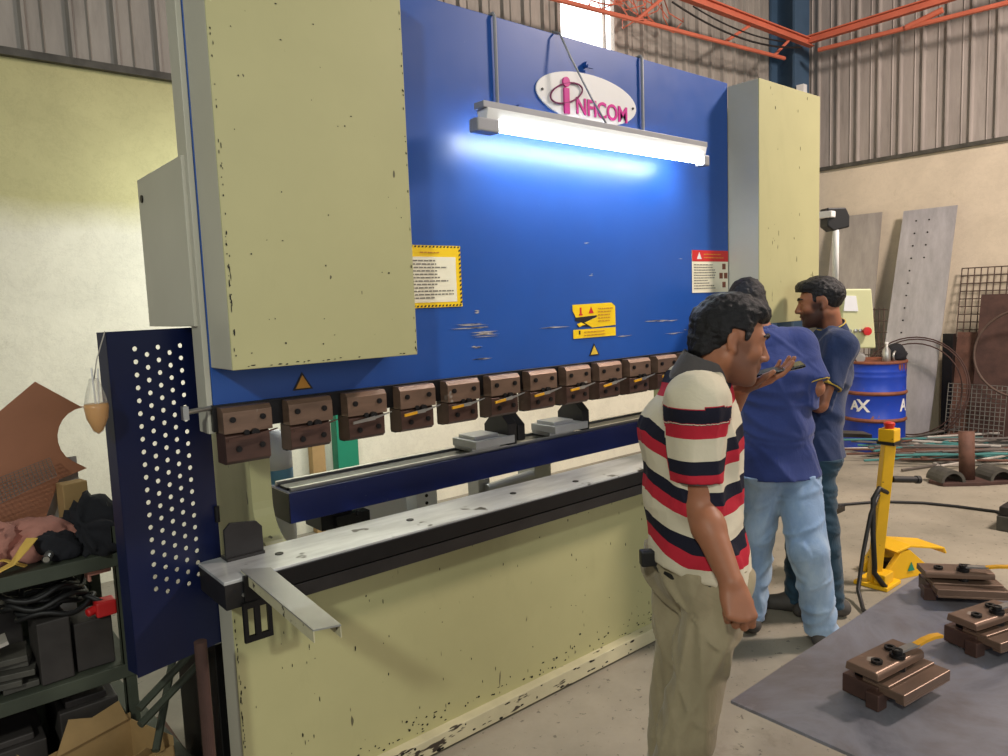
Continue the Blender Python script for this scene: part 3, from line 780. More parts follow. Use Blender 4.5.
# lower shelf
z2 = .488
rn = random.Random(5)
lay = 0
for k in range(16):
    col = k % 3; lv = k//3
    cx = -.02+.105*col+rn.uniform(-.02, .02); w = rn.uniform(.09, .13); dp = rn.uniform(.09, .13)
    T(MB().cbox((cx, 2.68+rn.uniform(-.02, .02), z2+.010+lv*.0205), (w, dp, .019), RZ(rn.uniform(-.3, .3))), 'steel_offcut', 'offcut', 'dull grey steel offcut in the loose pile on the rack lower shelf', 'offcut', 'steel offcuts piled on the lower shelf', .002)
T(MB().box((.255, 2.60, z2), (.345, 2.74, z2+.20), RZ(.06)), 'steel_block', 'offcut2', 'tall dark grey steel block at the middle of the lower shelf', 'block', bevel=.004)
T(MB().box((.36, 2.62, z2), (.47, 2.76, z2+.16)), 'steel_block', 'offcut2', 'wide dark steel block beside the rack post by the guard', 'block', bevel=.004)
T(MB().box((.15, 2.84, z2), (.25, 2.97, z2+.21), RZ(-.08)), 'steel_block', 'offcut2', 'dark block behind the pile of offcuts on the lower shelf', 'block', bevel=.004)
mb = MB(); rn = random.Random(2)
for k in range(7):
    a = rn.uniform(0, 6); c = Vector((.30+rn.uniform(-.03, .03), 2.70+rn.uniform(-.03, .03), z2+.215+.012*k))
    pts = [c+Vector((.095*math.cos(t+a)*(1+.15*math.sin(2*t+k)), .07*math.sin(t+a), .012*math.sin(3*t+k))) for t in [i*2*PI/24 for i in range(24)]]
    mb.tube(pts, .0085, 7, True)
mb.tube([(.38, 2.68, z2+.25), (.43, 2.64, z2+.22), (.46, 2.62, z2+.20)], .0085, 7)
T(mb, 'cable_coil', 'rubber', 'coil of thick black cable on top of the steel block on the lower shelf', 'cable coil', smooth=True)
T(MB().box((.33, 2.86, z2), (.41, 2.92, z2+.32)), 'white_board', 'white', 'upright white board standing behind the black cable coil', 'board', bevel=.002)
T(MB().box((.425, 2.60, z2+.165), (.485, 2.66, z2+.215)).cyl((.43, 2.63, z2+.19), (.40, 2.62, z2+.185), .014), 'red_tool', 'red_ink', 'small red tool lying on the dark block beside the guard', 'tool', bevel=.006)
mb = MB()
for i in range(12): mb.tube([(-.05+.018*i, 2.60, .70), (-.05+.018*i, 2.62, .82)], .0011, 4)
for j in range(8): mb.tube([(-.05, 2.60+.0029*j, .70+.017*j), (.15, 2.60+.0029*j, .70+.017*j)], .0011, 4)
mb.box((-.06, 2.595, .485), (-.053, 2.602, .82))
T(mb, 'wire_mesh', 'mesh_wire', 'small square wire mesh panel standing under the rack top', 'wire mesh')
T(MB().box((-.05, 2.62, z2+.128), (.19, 2.70, z2+.139), RY(-.22)), 'flat_bar', 'pale_rod', 'pale flat steel bar sloping on the loose pile of offcuts', 'bar')
# on the floor
cb = MB()
c0 = Vector((.33, 2.36, 0)); R = RZ(.35)
def cbx(lo, hi, mb, rot=None): mb.box(lo, hi, R, (.40, 2.45, .1))
cbx((.28, 2.34, .30), (.52, 2.56, .304), cb); cbx((.28, 2.34, .30), (.284, 2.56, .46), cb); cbx((.516, 2.34, .30), (.52, 2.56, .46), cb); cbx((.28, 2.34, .30), (.52, 2.344, .45), cb); cbx((.28, 2.556, .30), (.52, 2.56, .47), cb)
CB = empty('cardboard_box', (.40, 2.45, 0), 'torn open cardboard box on the floor below the rack', 'box')
bx = MB()
for lo, hi in (((.27, 2.30, 0), (.53, 2.52, .004)), ((.27, 2.30, 0), (.274, 2.52, .30)), ((.526, 2.30, 0), (.53, 2.52, .31)), ((.27, 2.30, 0), (.53, 2.304, .28)), ((.27, 2.516, 0), (.53, 2.52, .33))):
    bx.box(lo, hi, R, (.40, 2.41, .1))
bx.build('box_body', M['cardboard'], CB)
fl = MB()
fl.prism([(0, 0), (.24, 0), (.20, .06), (.13, .045), (.09, .075), (.02, .05)], (.285, 2.275, .28), (.94, .34, 0), (0, -.5, .75), (0, .003, 0))
fl.prism([(0, 0), (.2, 0), (.17, .10), (.1, .085), (.06, .115), (.0, .09)], (.265, 2.30, .295), (-.30, .90, 0), (-.5, 0, .8), (.003, 0, 0))
fl.prism([(0, 0), (.23, 0), (.21, .07), (.12, .06), (.05, .09)], (.26, 2.46, .32), (.93, .34, 0), (0, .3, .9), (0, .003, 0))
fl.build('flap', M['cardboard'], CB)
T(lump((.40, 2.42, .006), (.09, .08, .16), 31, amp=.2), 'paper_wad', 'paper', 'crumpled pale wrapping paper inside the torn cardboard box', 'paper', smooth=True)
T(MB().prism([(-.035, -.03), (.035, -.03), (.035, .03), (-.035, .03)], (.585, 3.40, .035), (1, 0, 0), (0, 0, 1), (.085, -1.1, 0)), 'floor_beam', 'rack', 'green grey steel beam lying on the floor under the perforated guard', 'beam', bevel=.003)
for (p, q, l) in (((.46, 2.30, .46), (.70, 2.42, .56), 'upper of the two dark bars across the guard bottom'), ((.46, 2.30, .41), (.70, 2.42, .50), 'lower of the two dark bars across the guard bottom'), ((.50, 2.32, .30), (.66, 2.60, .52), 'slanting dark bar behind the pipe under the guard')):
    T(MB().tube([p, q], .012, 8), 'steel_bar', 'rack', l, 'bar')
T(MB().cyl((.560, 1.985, 0), (.560, 1.985, .745), .0165, n=20).cyl((.560, 1.985, 0), (.560, 1.985, .36), .022, n=20), 'upright_pipe', 'rust_dark', 'upright rusty brown pipe in front of the blue guard', 'pipe', smooth=False)
T(MB().box((.36, 2.60, 0), (.56, 3.9, .006)).box((.36, 3.88, .006), (.56, 3.9, .03)), 'dark_floor_sheet', 'rust_dark', 'rust brown sheet added to darken the floor behind the guard', 'metal sheet')  # flat sheet added to darken the bright floor seen past the guard
for k, (x, w_, h_, l) in enumerate(((-.25, .22, .20, 'leftmost of the dark blocks on the bottom rack shelf'), (.02, .24, .16, 'low dark block in the middle of the bottom rack shelf'), (.30, .17, .22, 'tall dark block on the bottom rack shelf above the cardboard box'))):
    T(MB().box((x, 2.64, .142), (x+w_, 2.98, .142+h_)).box((x+.02, 2.66, .142+h_), (x+w_-.03, 2.9, .165+h_)), 'steel_block', 'offcut2', l, 'block', bevel=.004)
T(MB().box((.52, 2.50, .02), (.68, 3.0, .05)).box((.52, 2.62, .0), (.68, 2.66, .02)), 'plank', 'rust', 'brown plank on the floor behind the upright pipe', 'plank', bevel=.002)

# things seen behind the machine
T(MB().box((2.43, 4.84, 0), (2.60, 4.93, 1.05)).box((2.42, 4.83, 1.0), (2.61, 4.935, 1.03)), 'green_post', 'green', 'green painted post against the white wall behind the machine', 'post', bevel=.003)
T(MB().box((2.24, 4.86, 0), (2.34, 4.93, 1.0)), 'timber_post', 'cardboard', 'brown timber post on the wall next to the green post', 'post', bevel=.003)
o = empty('water_jug', (1.27, 3.15, 0), 'pale blue and white plastic container behind the back gauge beam', 'container')
MB().lathe([(.07, .55), (.075, .60), (.075, .92), (.06, .94), (.03, .97), (.03, 1.0)], (1.27, 3.15, 0), 20).build('body', M['white'], o, True)
MB().lathe([(.0755, .84), (.0765, .845), (.0765, .935), (.0755, .94)], (1.27, 3.15, 0), 20).build('band', M['lblue'], o, True)
MB().lathe([(.077, .92), (.077, 1.02), (.05, 1.06), (.035, 1.09)], (1.27, 3.15, 0), 20).build('cap', M['white'], o, True)
MB().box((1.19, 3.08, 0), (1.35, 3.22, .55)).build('stand', M['white'], o, bevel=.004)
T(MB().tube([(3.06, 4.925, .95), (3.0, 4.925, 1.2), (2.98, 4.925, 1.6)], .012, 6), 'wall_cable', 'rubber', 'thin black cable running down the white wall behind the machine', 'cable')

# ------------------------------------------------------------------ steel table in front with loose clamps
TB = empty('steel_table', (1.72, .25, 0), 'steel plate table with a red frame in front of the men', 'table')
zt = .80
MB().box((1.235, -.5, zt-.007), (2.195, .80, zt)).build('table_top', M['table'], TB, bevel=.001)
for x in (1.275, 2.10):
    for y in (-.4, .53):
        MB().box((x, y, 0), (x+.05, y+.05, .745)).build('leg', M['red_frame'], TB, bevel=.002)
MB().box((1.275, .535, .745), (2.15, .575, .793)).box((1.275, -.395, .745), (2.15, -.355, .793)).box((1.28, -.395, .745), (1.32, .575, .793)).box((2.105, -.395, .745), (2.145, .575, .793)).build('frame', M['red_frame'], TB)
def loose_clamp(loc, ang, label, yellow=True):
    c = empty('punch_clamp', (0, 0, 0), label, 'tool clamp', 'loose punch clamps on the steel table')
    # long axis = x, upper plate toward +y, jaw toward -y
    MB().box((-.085, -.005, .004), (.075, .07, .042)).build('body_block', M['clamp_brown'], c, bevel=.002)
    MB().box((-.080, -.055, .030), (.088, .03, .047)).box((-.080, -.025, .046), (.085, .03, .052)).box((-.078, -.055, .024), (.088, -.036, .031)).build('lower_plate', M['clamp_face'], c, bevel=.002)
    MB().box((-.098, -.015, 0), (-.068, .012, .034)).build('locating_tab', M['clamp_brown'], c, bevel=.002)
    MB().prism([(-.012, .060), (-.012, .072), (-.006, .077), (.055, .077), (.058, .060)], (-.095, 0, 0), (0, 1, 0), (0, 0, 1), (.165, 0, 0)).build('upper_plate', M['clamp_face'], c, bevel=.002)
    MB().box((-.07, .022, .042), (.06, .052, .061)).cyl((.0, .0, .048), (.0, .0, .063), .012).build('spacer', M['black_steel'], c)
    for x, y in ((-.055, .015), (.02, .032)):
        MB().lathe([(.011, .0765), (.011, .083), (.006, .083), (.006, .079), (.0, .079)], (x, y, 0), 16).build('bolt', M['bolt'], c)
    MB().lathe([(.015, .0765), (.015, .084), (.010, .084), (.010, .093), (.005, .093), (.005, .089), (0, .089)], (.0, .005, 0), 18).build('hub', M['bolt'], c)
    h = ribbon([(.0, .004, .087), (.03, .001, .088), (.055, -.004, .090)], .016, th=.004)
    lv = h.build('lever', M['bright_steel'], c)
    ribbon([(.05, -.004, .088), (.075, -.008, .093), (.10, -.012, .095), (.122, -.016, .093)], .014, th=.006).build('lever_grip', M['yellow_tip'], lv)
    c.location = (*loc, zt+.0005); c.rotation_euler = (0, 0, ang)
    return c
loose_clamp((1.497, .580), math.radians(-8), 'brown steel punch clamp on the plate table, nearest the viewer of the three')
loose_clamp((1.862, .512), math.radians(-16), 'brown steel punch clamp in the middle between the other two on the table')
loose_clamp((2.085, .655), math.radians(-52), 'brown steel punch clamp at the table far corner by the yellow pedal')

# ------------------------------------------------------------------ foot pedal
FP = empty('foot_pedal', (4.06, 1.66, 0), 'yellow foot pedal with a leaning post and red stop button on the floor', 'foot pedal')
ax = Vector((.02, -.06, .80))
b0 = Vector((4.02, 1.70, .02))
MB().prism([(-.03, -.025), (.03, -.025), (.03, .025), (-.03, .025)], b0, (.77, -.64, 0), (.64, .77, 0), ax).build('post', M['yellow'], FP, bevel=.004)
t = b0+ax
MB().box(t+Vector((-.042, -.042, -.015)), t+Vector((.042, .042, .055))).build('control_head', M['yellow'], FP, bevel=.006)
MB().box(t+Vector((-.045, -.045, -.03)), t+Vector((.045, .045, -.013))).build('head_collar', M['rubber'], FP)
MB().lathe([(.024, .055), (.024, .068), (.028, .072), (.028, .084), (.018, .09), (0, .09)], t, 18).build('stop_button', M['red_frame'], FP)
MB().box((3.95, 1.60, 0), (4.13, 1.78, .022)).box((3.97, 1.62, .022), (4.08, 1.68, .08)).build('base_plate', M['yellow'], FP, bevel=.004)
hd = MB()
hd.prism([(0, 0), (.40, 0), (.40, .02), (.33, .02), (.16, .16), (.10, .16), (0, .05)], (4.10, 1.66, .0), (.93, -.36, 0), (0, 0, 1), (.012, .03, 0))
hd.prism([(0, .0), (.40, 0), (.40, .02), (.33, .02), (.16, .16), (.10, .16), (0, .05)], (4.16, 1.81, .0), (.93, -.36, 0), (0, 0, 1), (.012, .03, 0))
hd.prism([(.06, .155), (.16, .175), (.40, .13), (.42, .10), (.43, .105), (.41, .14), (.16, .188), (.05, .166)], (4.10, 1.655, .0), (.93, -.36, 0), (0, 0, 1), (.065, .17, 0))
hd.build('hood', M['yellow'], FP, bevel=.003)
MB().prism([(0, .02), (.26, .02), (.26, .04), (0, .09)], (4.16, 1.72, 0), (.93, -.36, 0), (0, 0, 1), (.03, .09, 0)).build('treadle', M['rubber'], FP, bevel=.004)
MB().prism([(0, 0), (.05, 0), (.025, .05)], (4.23, 1.606, .04), (.93, -.36, 0), (0, 0, 1), (.0, -.002, 0)).build('warning_mark', M['green'], FP)
g = b0+ax*.72
MB().cyl(g+Vector((.02, -.03, 0)), g+Vector((.15, -.10, -.015)), .018).cyl(g+Vector((.15, -.10, -.015)), g+Vector((.17, -.11, -.017)), .022).build('side_handle', M['rubber'], FP)
h0 = b0+ax*.63+Vector((-.03, -.02, 0))
mb = MB()
mb.tube([h0+Vector((.03, 0, .0)), h0+Vector((-.02, .02, .03)), h0+Vector((-.07, .03, -.02)), h0+Vector((-.09, .02, -.2)), h0+Vector((-.11, .0, -.38)), (3.93, 1.66, .10), (3.97, 1.62, .02), (4.0, 1.63, .015)], .014, 8)
mb.tube([h0+Vector((-.03, .02, .0)), h0+Vector((-.1, .03, -.1)), h0+Vector((-.16, .04, -.30)), (3.74, 1.66, .06), (3.62, 1.58, .015), (3.50, 1.45, .012), (3.42, 1.32, .012)], .011, 8)
mb.build('hose', M['rubber'], FP, True)

# ------------------------------------------------------------------ black tray stand behind the men
TS = empty('tray_stand', (3.93, 1.92, 0), 'black upright stand with a thin flat tray beside the man in navy polo', 'stand')
MB().prism([(0, 0), (.36, -.03), (.36, -.008), (0, .022)], (3.86, 2.0, .82), (.77, -.64, 0), (0, 0, 1), (.07, .08, 0)).build('tray', M['dark_steel'], TS, bevel=.002)
MB().box((3.89, 1.95, .02), (3.925, 1.985, .84)).build('post', M['black_steel'], TS, bevel=.002)
MB().box((3.90, 1.88, .37), (4.06, 1.98, .40)).build('clamp_arm', M['black_steel'], TS, bevel=.002)
MB().cyl((3.88, 1.975, .62), (4.0, 1.90, .62), .012).build('cross_pin', M['black_steel'], TS)
MB().box((3.82, 1.88, 0), (4.02, 2.02, .02)).build('foot', M['black_steel'], TS, bevel=.002)

# ------------------------------------------------------------------ control pendant
CP = empty('control_pendant', (4.58, 2.06, 1.27), 'pale green control pendant with white screen hanging from a swing arm', 'control panel')
dv = Vector((.83, -.55, 0)).normalized(); nv = Vector((dv.y, -dv.x, 0))
if nv.y > 0: nv = -nv
pc = Vector((4.56, 2.08, 1.26))
MB().prism([(-.08, .0), (.16, -.01), (.125, .36), (-.06, .365)], pc, dv, (0, 0, 1), -nv*.12).build('cabinet', M['lgreen_panel'], CP, bevel=.008)
MB().prism([(-.06, .23), (.035, .225), (.02, .32), (-.05, .325)], pc+nv*.001, dv, (0, 0, 1), nv*.004).build('screen', M['screen'], CP)
MB().lathe([(.018, 0), (.018, .012), (.026, .016), (.026, .03), (0, .032)], pc+dv*.085+Vector((0, 0, .10)), 18, nv).build('stop_button', M['red_ink'], CP)
for u in (-.02, .02, .05):
    MB().lathe([(.012, 0), (.012, .01), (0, .012)], pc+dv*u+Vector((0, 0, .105)), 14, nv).build('push_button', M['bright_steel'], CP)
MB().cyl((4.50, 2.16, 1.60), (4.50, 2.16, 2.05), .019, n=18).build('drop_pole', M['white'], CP, True)
MB().prism([(-.07, .02), (.05, .02), (.075, -.03), (.075, -.10), (-.03, -.12), (-.07, -.09)], Vector((4.49, 2.14, 2.10)), dv, (0, 0, 1), -nv*.09).build('arm_cap', M['rubber'], CP, bevel=.008)
MB().box((3.585, 2.32, 2.05), (4.50, 2.38, 2.11)).box((4.42, 2.15, 2.06), (4.48, 2.36, 2.10)).build('swing_arm', M['white'], CP, bevel=.006)

# ------------------------------------------------------------------ blue drum
DX, DY = 7.62, 3.25
D = empty('oil_drum', (DX, DY, 0), 'blue steel drum with white letters and rusty hoops by the right wall', 'drum')
MB().lathe([(.30, 0), (.305, .01), (.29, .03), (.29, .30), (.303, .315), (.29, .33), (.29, .57), (.303, .585), (.29, .60), (.29, .74), (.294, .75), (.29, .76), (.29, .79), (.294, .80), (.29, .81), (.29, .87), (.30, .88), (.30, .90), (.285, .90), (.28, .88), (0, .88)], (DX, DY, 0), 48).build('shell', M['drum_blue'], D, True)
for z in (.31, .58):
    MB().lathe([(.2905, z-.014), (.3045, z), (.3045, z+.010), (.2905, z+.026)], (DX, DY, 0), 48).build('hoop', M['drum_rust'], D, True)
MB().lathe([(.292, .872), (.302, .882), (.302, .902), (.29, .906), (.284, .90)], (DX, DY, 0), 48).build('rim', M['drum_rust'], D, True)
rn = random.Random(4); mb = MB()
for k in range(7):
    a0 = math.radians(-168+rn.uniform(60, 100)); w_ = rn.uniform(.03, .08); hgt = rn.uniform(.06, .14)
    pts = []
    vs = []
    for j in range(5):
        a = a0+w_*(j-2)/2
        for z in (.872, .872-hgt*(1-.5*abs(j-2)/2)*rn.uniform(.6, 1)):
            vs.append((DX+.2925*math.cos(a), DY+.2925*math.sin(a), z))
    mb.add(vs, [(2*j, 2*j+1, 2*j+3, 2*j+2) for j in range(4)])
mb.build('rust_run', M['drum_rust'], D)
def drum_letter(ch, ang, z, size):
    cu = bpy.data.curves.new('lt', 'FONT'); cu.body = ch; cu.size = size; cu.align_x = 'CENTER'; cu.align_y = 'CENTER'; cu.extrude = .0015; cu.offset = .004
    t_ = bpy.data.objects.new('lt', cu); COL.objects.link(t_)
    m_ = bpy.data.meshes.new_from_object(t_.evaluated_get(bpy.context.evaluated_depsgraph_get()))
    bpy.data.objects.remove(t_); m_.materials.clear()
    for v in m_.vertices:
        a = ang+v.co.x/.292; r_ = .2925+v.co.z
        v.co = Vector((DX+r_*math.cos(a), DY+r_*math.sin(a), z+v.co.y))
    o_ = bpy.data.objects.new('lettering', m_)
    return finish(o_, m_, M['white'], D)
to_cam = math.atan2(-DY, -DX)
drum_letter('A', to_cam-.62, .46, .13); drum_letter('X', to_cam-.33, .46, .17); drum_letter('A', to_cam+1.12, .46, .17)
zt_ = .885
b_ = empty('bottle', (7.54, 3.10, zt_), 'small clear bottle standing on the blue drum', 'bottle')
MB().lathe([(.035, zt_), (.04, zt_+.02), (.04, zt_+.12), (.015, zt_+.16), (.015, zt_+.19)], (7.54, 3.10, 0), 16).build('body', M['bright_steel'], b_, True)
MB().cyl((7.54, 3.10, zt_+.185), (7.54, 3.10, zt_+.205), .018).build('cap', M['white'], b_)
T(MB().cyl((7.42, 3.30, zt_+.046), (7.6, 3.38, zt_+.046), .045, n=20), 'metal_can', 'alu', 'grey metal can lying on its side on the drum', 'can', bevel=.005)
T(lump((7.74, 3.12, zt_), (.10, .10, .10), 44, amp=.2), 'rag', 'black_cloth', 'dark rag heaped at the right side of the drum top', 'rag', smooth=True)
T(MB().tube([(7.65+.05*math.cos(t_), 3.06, zt_+.055+.05*math.sin(t_)) for t_ in [i*2*PI/20 for i in range(20)]], .012, 6, True), 'metal_ring', 'bright_steel', 'bright metal ring standing beside the rag on the drum', 'ring', smooth=True)
mb = MB()
for i in range(5): mb.tube([(7.95, 3.30+.05*i, .02), (8.0, 3.32+.05*i, 1.42)], .006, 5)
for j in range(12): mb.tube([(7.952+.004*j, 3.28, .08+.12*j), (7.952+.004*j, 3.56, .08+.12*j)], .005, 5)
T(mb, 'grille', 'mesh_rust', 'dark narrow steel grille standing just behind the drum', 'grille')

# ------------------------------------------------------------------ sheets, mesh and scrap along the right wall
def leaning(yA, yB, z1, xb, xt, th, ytA=None, ytB=None):
    ytA = yA if ytA is None else ytA; ytB = yB if ytB is None else ytB
    vs = [(xb, yA, 0), (xb, yB, 0), (xt, ytB, z1), (xt, ytA, z1)]
    vs += [(x+th, y, z) for x, y, z in vs]
    return MB().add(vs, [(0, 1, 2, 3), (7, 6, 5, 4), (0, 4, 5, 1), (1, 5, 6, 2), (2, 6, 7, 3), (3, 7, 4, 0)])
T(leaning(3.72, 4.30, 2.49, 8.45, 8.82, .01, 3.70, 4.26), 'steel_sheet', 'sheet', 'tall grey galvanised sheet leaning on the wall behind the pendant', 'metal sheet')
o = T(leaning(3.02, 3.60, 2.47, 8.42, 8.80, .012, 2.92, 3.46), 'steel_sheet', 'sheet2', 'tall pale sheet with a column of small holes leaning right of the drum', 'metal sheet')
mb = MB()
for col_, n_ in ((.16, 12), (.40, 4)):
    for k in range(n_):
        f = .95-.055*k; y = 3.46-.06-col_*.55+(.12*(1-f)); x = 8.42+.38*f-.006; z = 2.47*f
        mb.cyl((x+.004, y, z), (x-.001, y, z), .009, n=10)
mb.build('punched_holes', M['ink'], o)
def mesh_panel(y0, y1, z1, xb, xt, ny, nz, r=.006):
    mb = MB()
    for i in range(ny+1):
        y = y0+(y1-y0)*i/ny; mb.tube([(xb, y, .02), (xt, y, z1)], r, 5)
    for j in range(nz+1):
        f = j/nz; mb.tube([(xb+(xt-xb)*f-.004, y0, .02+(z1-.02)*f), (xb+(xt-xb)*f-.004, y1, .02+(z1-.02)*f)], r, 5)
    return mb
T(mesh_panel(1.9, 2.87, 1.80, 8.55, 8.83, 16, 22), 'wire_mesh', 'mesh_rust', 'large rusty wire mesh panel leaning on the right wall', 'mesh panel')
T(leaning(1.9, 2.62, 1.52, 8.36, 8.62, .008), 'rusty_sheet', 'rust_dark', 'dark rusty sheet leaning in front of the wire mesh panel', 'metal sheet')
T(leaning(2.56, 2.84, 1.13, 8.42, 8.66, .008), 'rusty_sheet', 'rust', 'narrow reddish rusty sheet standing left of the dark sheet', 'metal sheet')
T(mesh_panel(2.28, 2.80, .62, 8.22, 8.32, 12, 14, .004), 'wire_mesh', 'mesh_wire', 'low bluish wire mesh offcut at the foot of the dark sheet', 'mesh panel')
def hoop(c, r, y_ax, z_ax, rad=.008, n=40):
    c = Vector(c); return [c+Vector(y_ax)*(r*math.cos(2*PI*i/n))+Vector(z_ax)*(r*math.sin(2*PI*i/n)) for i in range(n)]
T(MB().tube(hoop((8.30, 2.14, .95), .43, (0, 1, 0), (.15, 0, .99)), .012, 6, True), 'steel_hoop', 'mesh_rust', 'large black steel hoop hung in front of the dark rusty sheet', 'hoop', smooth=True)
mb = MB()
for k, r in enumerate((.52, .55, .49)):
    mb.tube(hoop((8.24+.03*k, 3.12+.02*k, .56-.01*k), r, (0, 1, 0), (.2, 0, .98)), .007, 6, True)
T(mb, 'wire_coil', 'rust_dark', 'coil of brown wire standing against the pale punched sheet', 'wire coil', smooth=True)
T(MB().tube([(7.75, 3.05, .02), (7.88, 3.08, .62)], .02, 8), 'steel_bar', 'black_steel', 'short black bar propped against the right side of the drum', 'bar')
T(MB().box((8.50, 2.83, 0), (8.58, 2.93, 1.12)), 'dark_board', 'black_steel', 'narrow dark board standing between punched sheet and mesh panel', 'board', bevel=.003)
# scrap rods on the floor
rn = random.Random(21)
kinds = (('teal_rod', 'thin teal painted rod in the heap of rods on the floor', 'teal rods in the floor heap'), ('pale_rod', 'thin pale steel rod in the heap of rods on the floor', 'pale rods in the floor heap'), ('rod_grey', 'dark grey steel rod in the heap of rods on the floor', 'dark rods in the floor heap'), ('rust', 'rusty brown rod in the heap of rods on the floor', 'rusty rods in the floor heap'))
protos = {}
for k in range(64):
    mt, lb, gp = kinds[rn.choice((0, 0, 1, 1, 2, 2, 2, 3))]
    L_ = rn.uniform(.7, 1.5)
    if mt not in protos:
        bm_ = MB()
        bm_.cyl((-.5, 0, 0), (.5, 0, 0), .011, n=7)
        o = bm_.build('steel_rod', M[mt]); tag(o, lb, 'rod', gp); protos[mt] = o
    else:
        o = protos[mt].copy(); COL.objects.link(o)
    o.location = (rn.uniform(7.25, 8.15), rn.uniform(2.15, 2.95), .003+.0022*k*.9)
    o.scale = (L_, 1, 1)
    o.rotation_euler = (0, rn.uniform(-.03, .03), math.radians(-40+rn.gauss(0, 22)))
# rusty pipe stub on a footed base
PS = empty('pipe_stand', (6.7, 2.1, 0), 'rusty pipe stub on a flat base with two curved feet on the floor', 'stand')
MB().cyl((6.7, 2.1, .03), (6.72, 2.12, .42), .058, n=24).build('pipe', M['rust'], PS, True)
MB().prism([(.0, -.12), (.30, -.10), (.36, .04), (.25, .14), (-.22, .12), (-.33, .02), (-.28, -.10)], (6.7, 2.08, 0), (.77, -.64, 0), (.64, .77, 0), (0, 0, .03)).build('base_plate', M['rust_dark'], PS, bevel=.004)
for s in (-1, 1):
    c = Vector((6.7, 2.08, .03))+Vector((.77, -.64, 0))*(.2*s)
    mb = MB(); sec = [(.10*math.cos(a), .10*math.sin(a)) for a in [PI*i/10 for i in range(11)]]+[(.075*math.cos(a), .075*math.sin(a)) for a in [PI-PI*i/10 for i in range(11)]]
    mb.prism(sec, c-Vector((.06, .08, 0)), (.77, -.64, 0), (0, 0, 1), (.12, .16, .0))
    mb.build('curved_foot', M['offcut'], PS)
T(MB().tube([(4.9, 2.75, .012), (5.3, 2.55, .012), (5.63, 2.343, .012), (5.8, 2.1, .012), (5.86, 1.9, .012), (5.9, 1.65, .012), (5.72, 1.53, .012)], .011, 6), 'floor_cable', 'rubber', 'thin black cable lying across the bare concrete floor', 'cable', smooth=True)
sb = empty('switch_box', (5.6, 1.46, 0), 'small dark metal box at the end of the floor cable', 'box')
MB().box((5.48, 1.34, 0), (5.72, 1.54, .10)).build('box_body', M['offcut'], sb, bevel=.006)
MB().box((5.49, 1.35, .10), (5.71, 1.53, .16)).build('box_lid', M['dark_steel'], sb, bevel=.006)
T(lump((5.35, 2.95, 0), (.10, .08, .09), 61, amp=.25), 'rag', 'black_cloth', 'small dark rag on the floor behind the tray stand', 'rag', smooth=True)
T(MB().tube([(4.9, 2.9, .02), (5.1, 2.85, .05), (5.3, 2.8, .02), (5.35, 2.7, .02)], .014, 6), 'red_hose', 'red_ink', 'short red hose end beside the dark floor rag', 'hose', smooth=True)
# ------------------------------------------------------------------ people: one smooth field per body, meshed with surface nets
def V3(*a): return np.array(a, dtype=np.float64)
def unit(v): v = np.asarray(v, float); return v/np.linalg.norm(v)

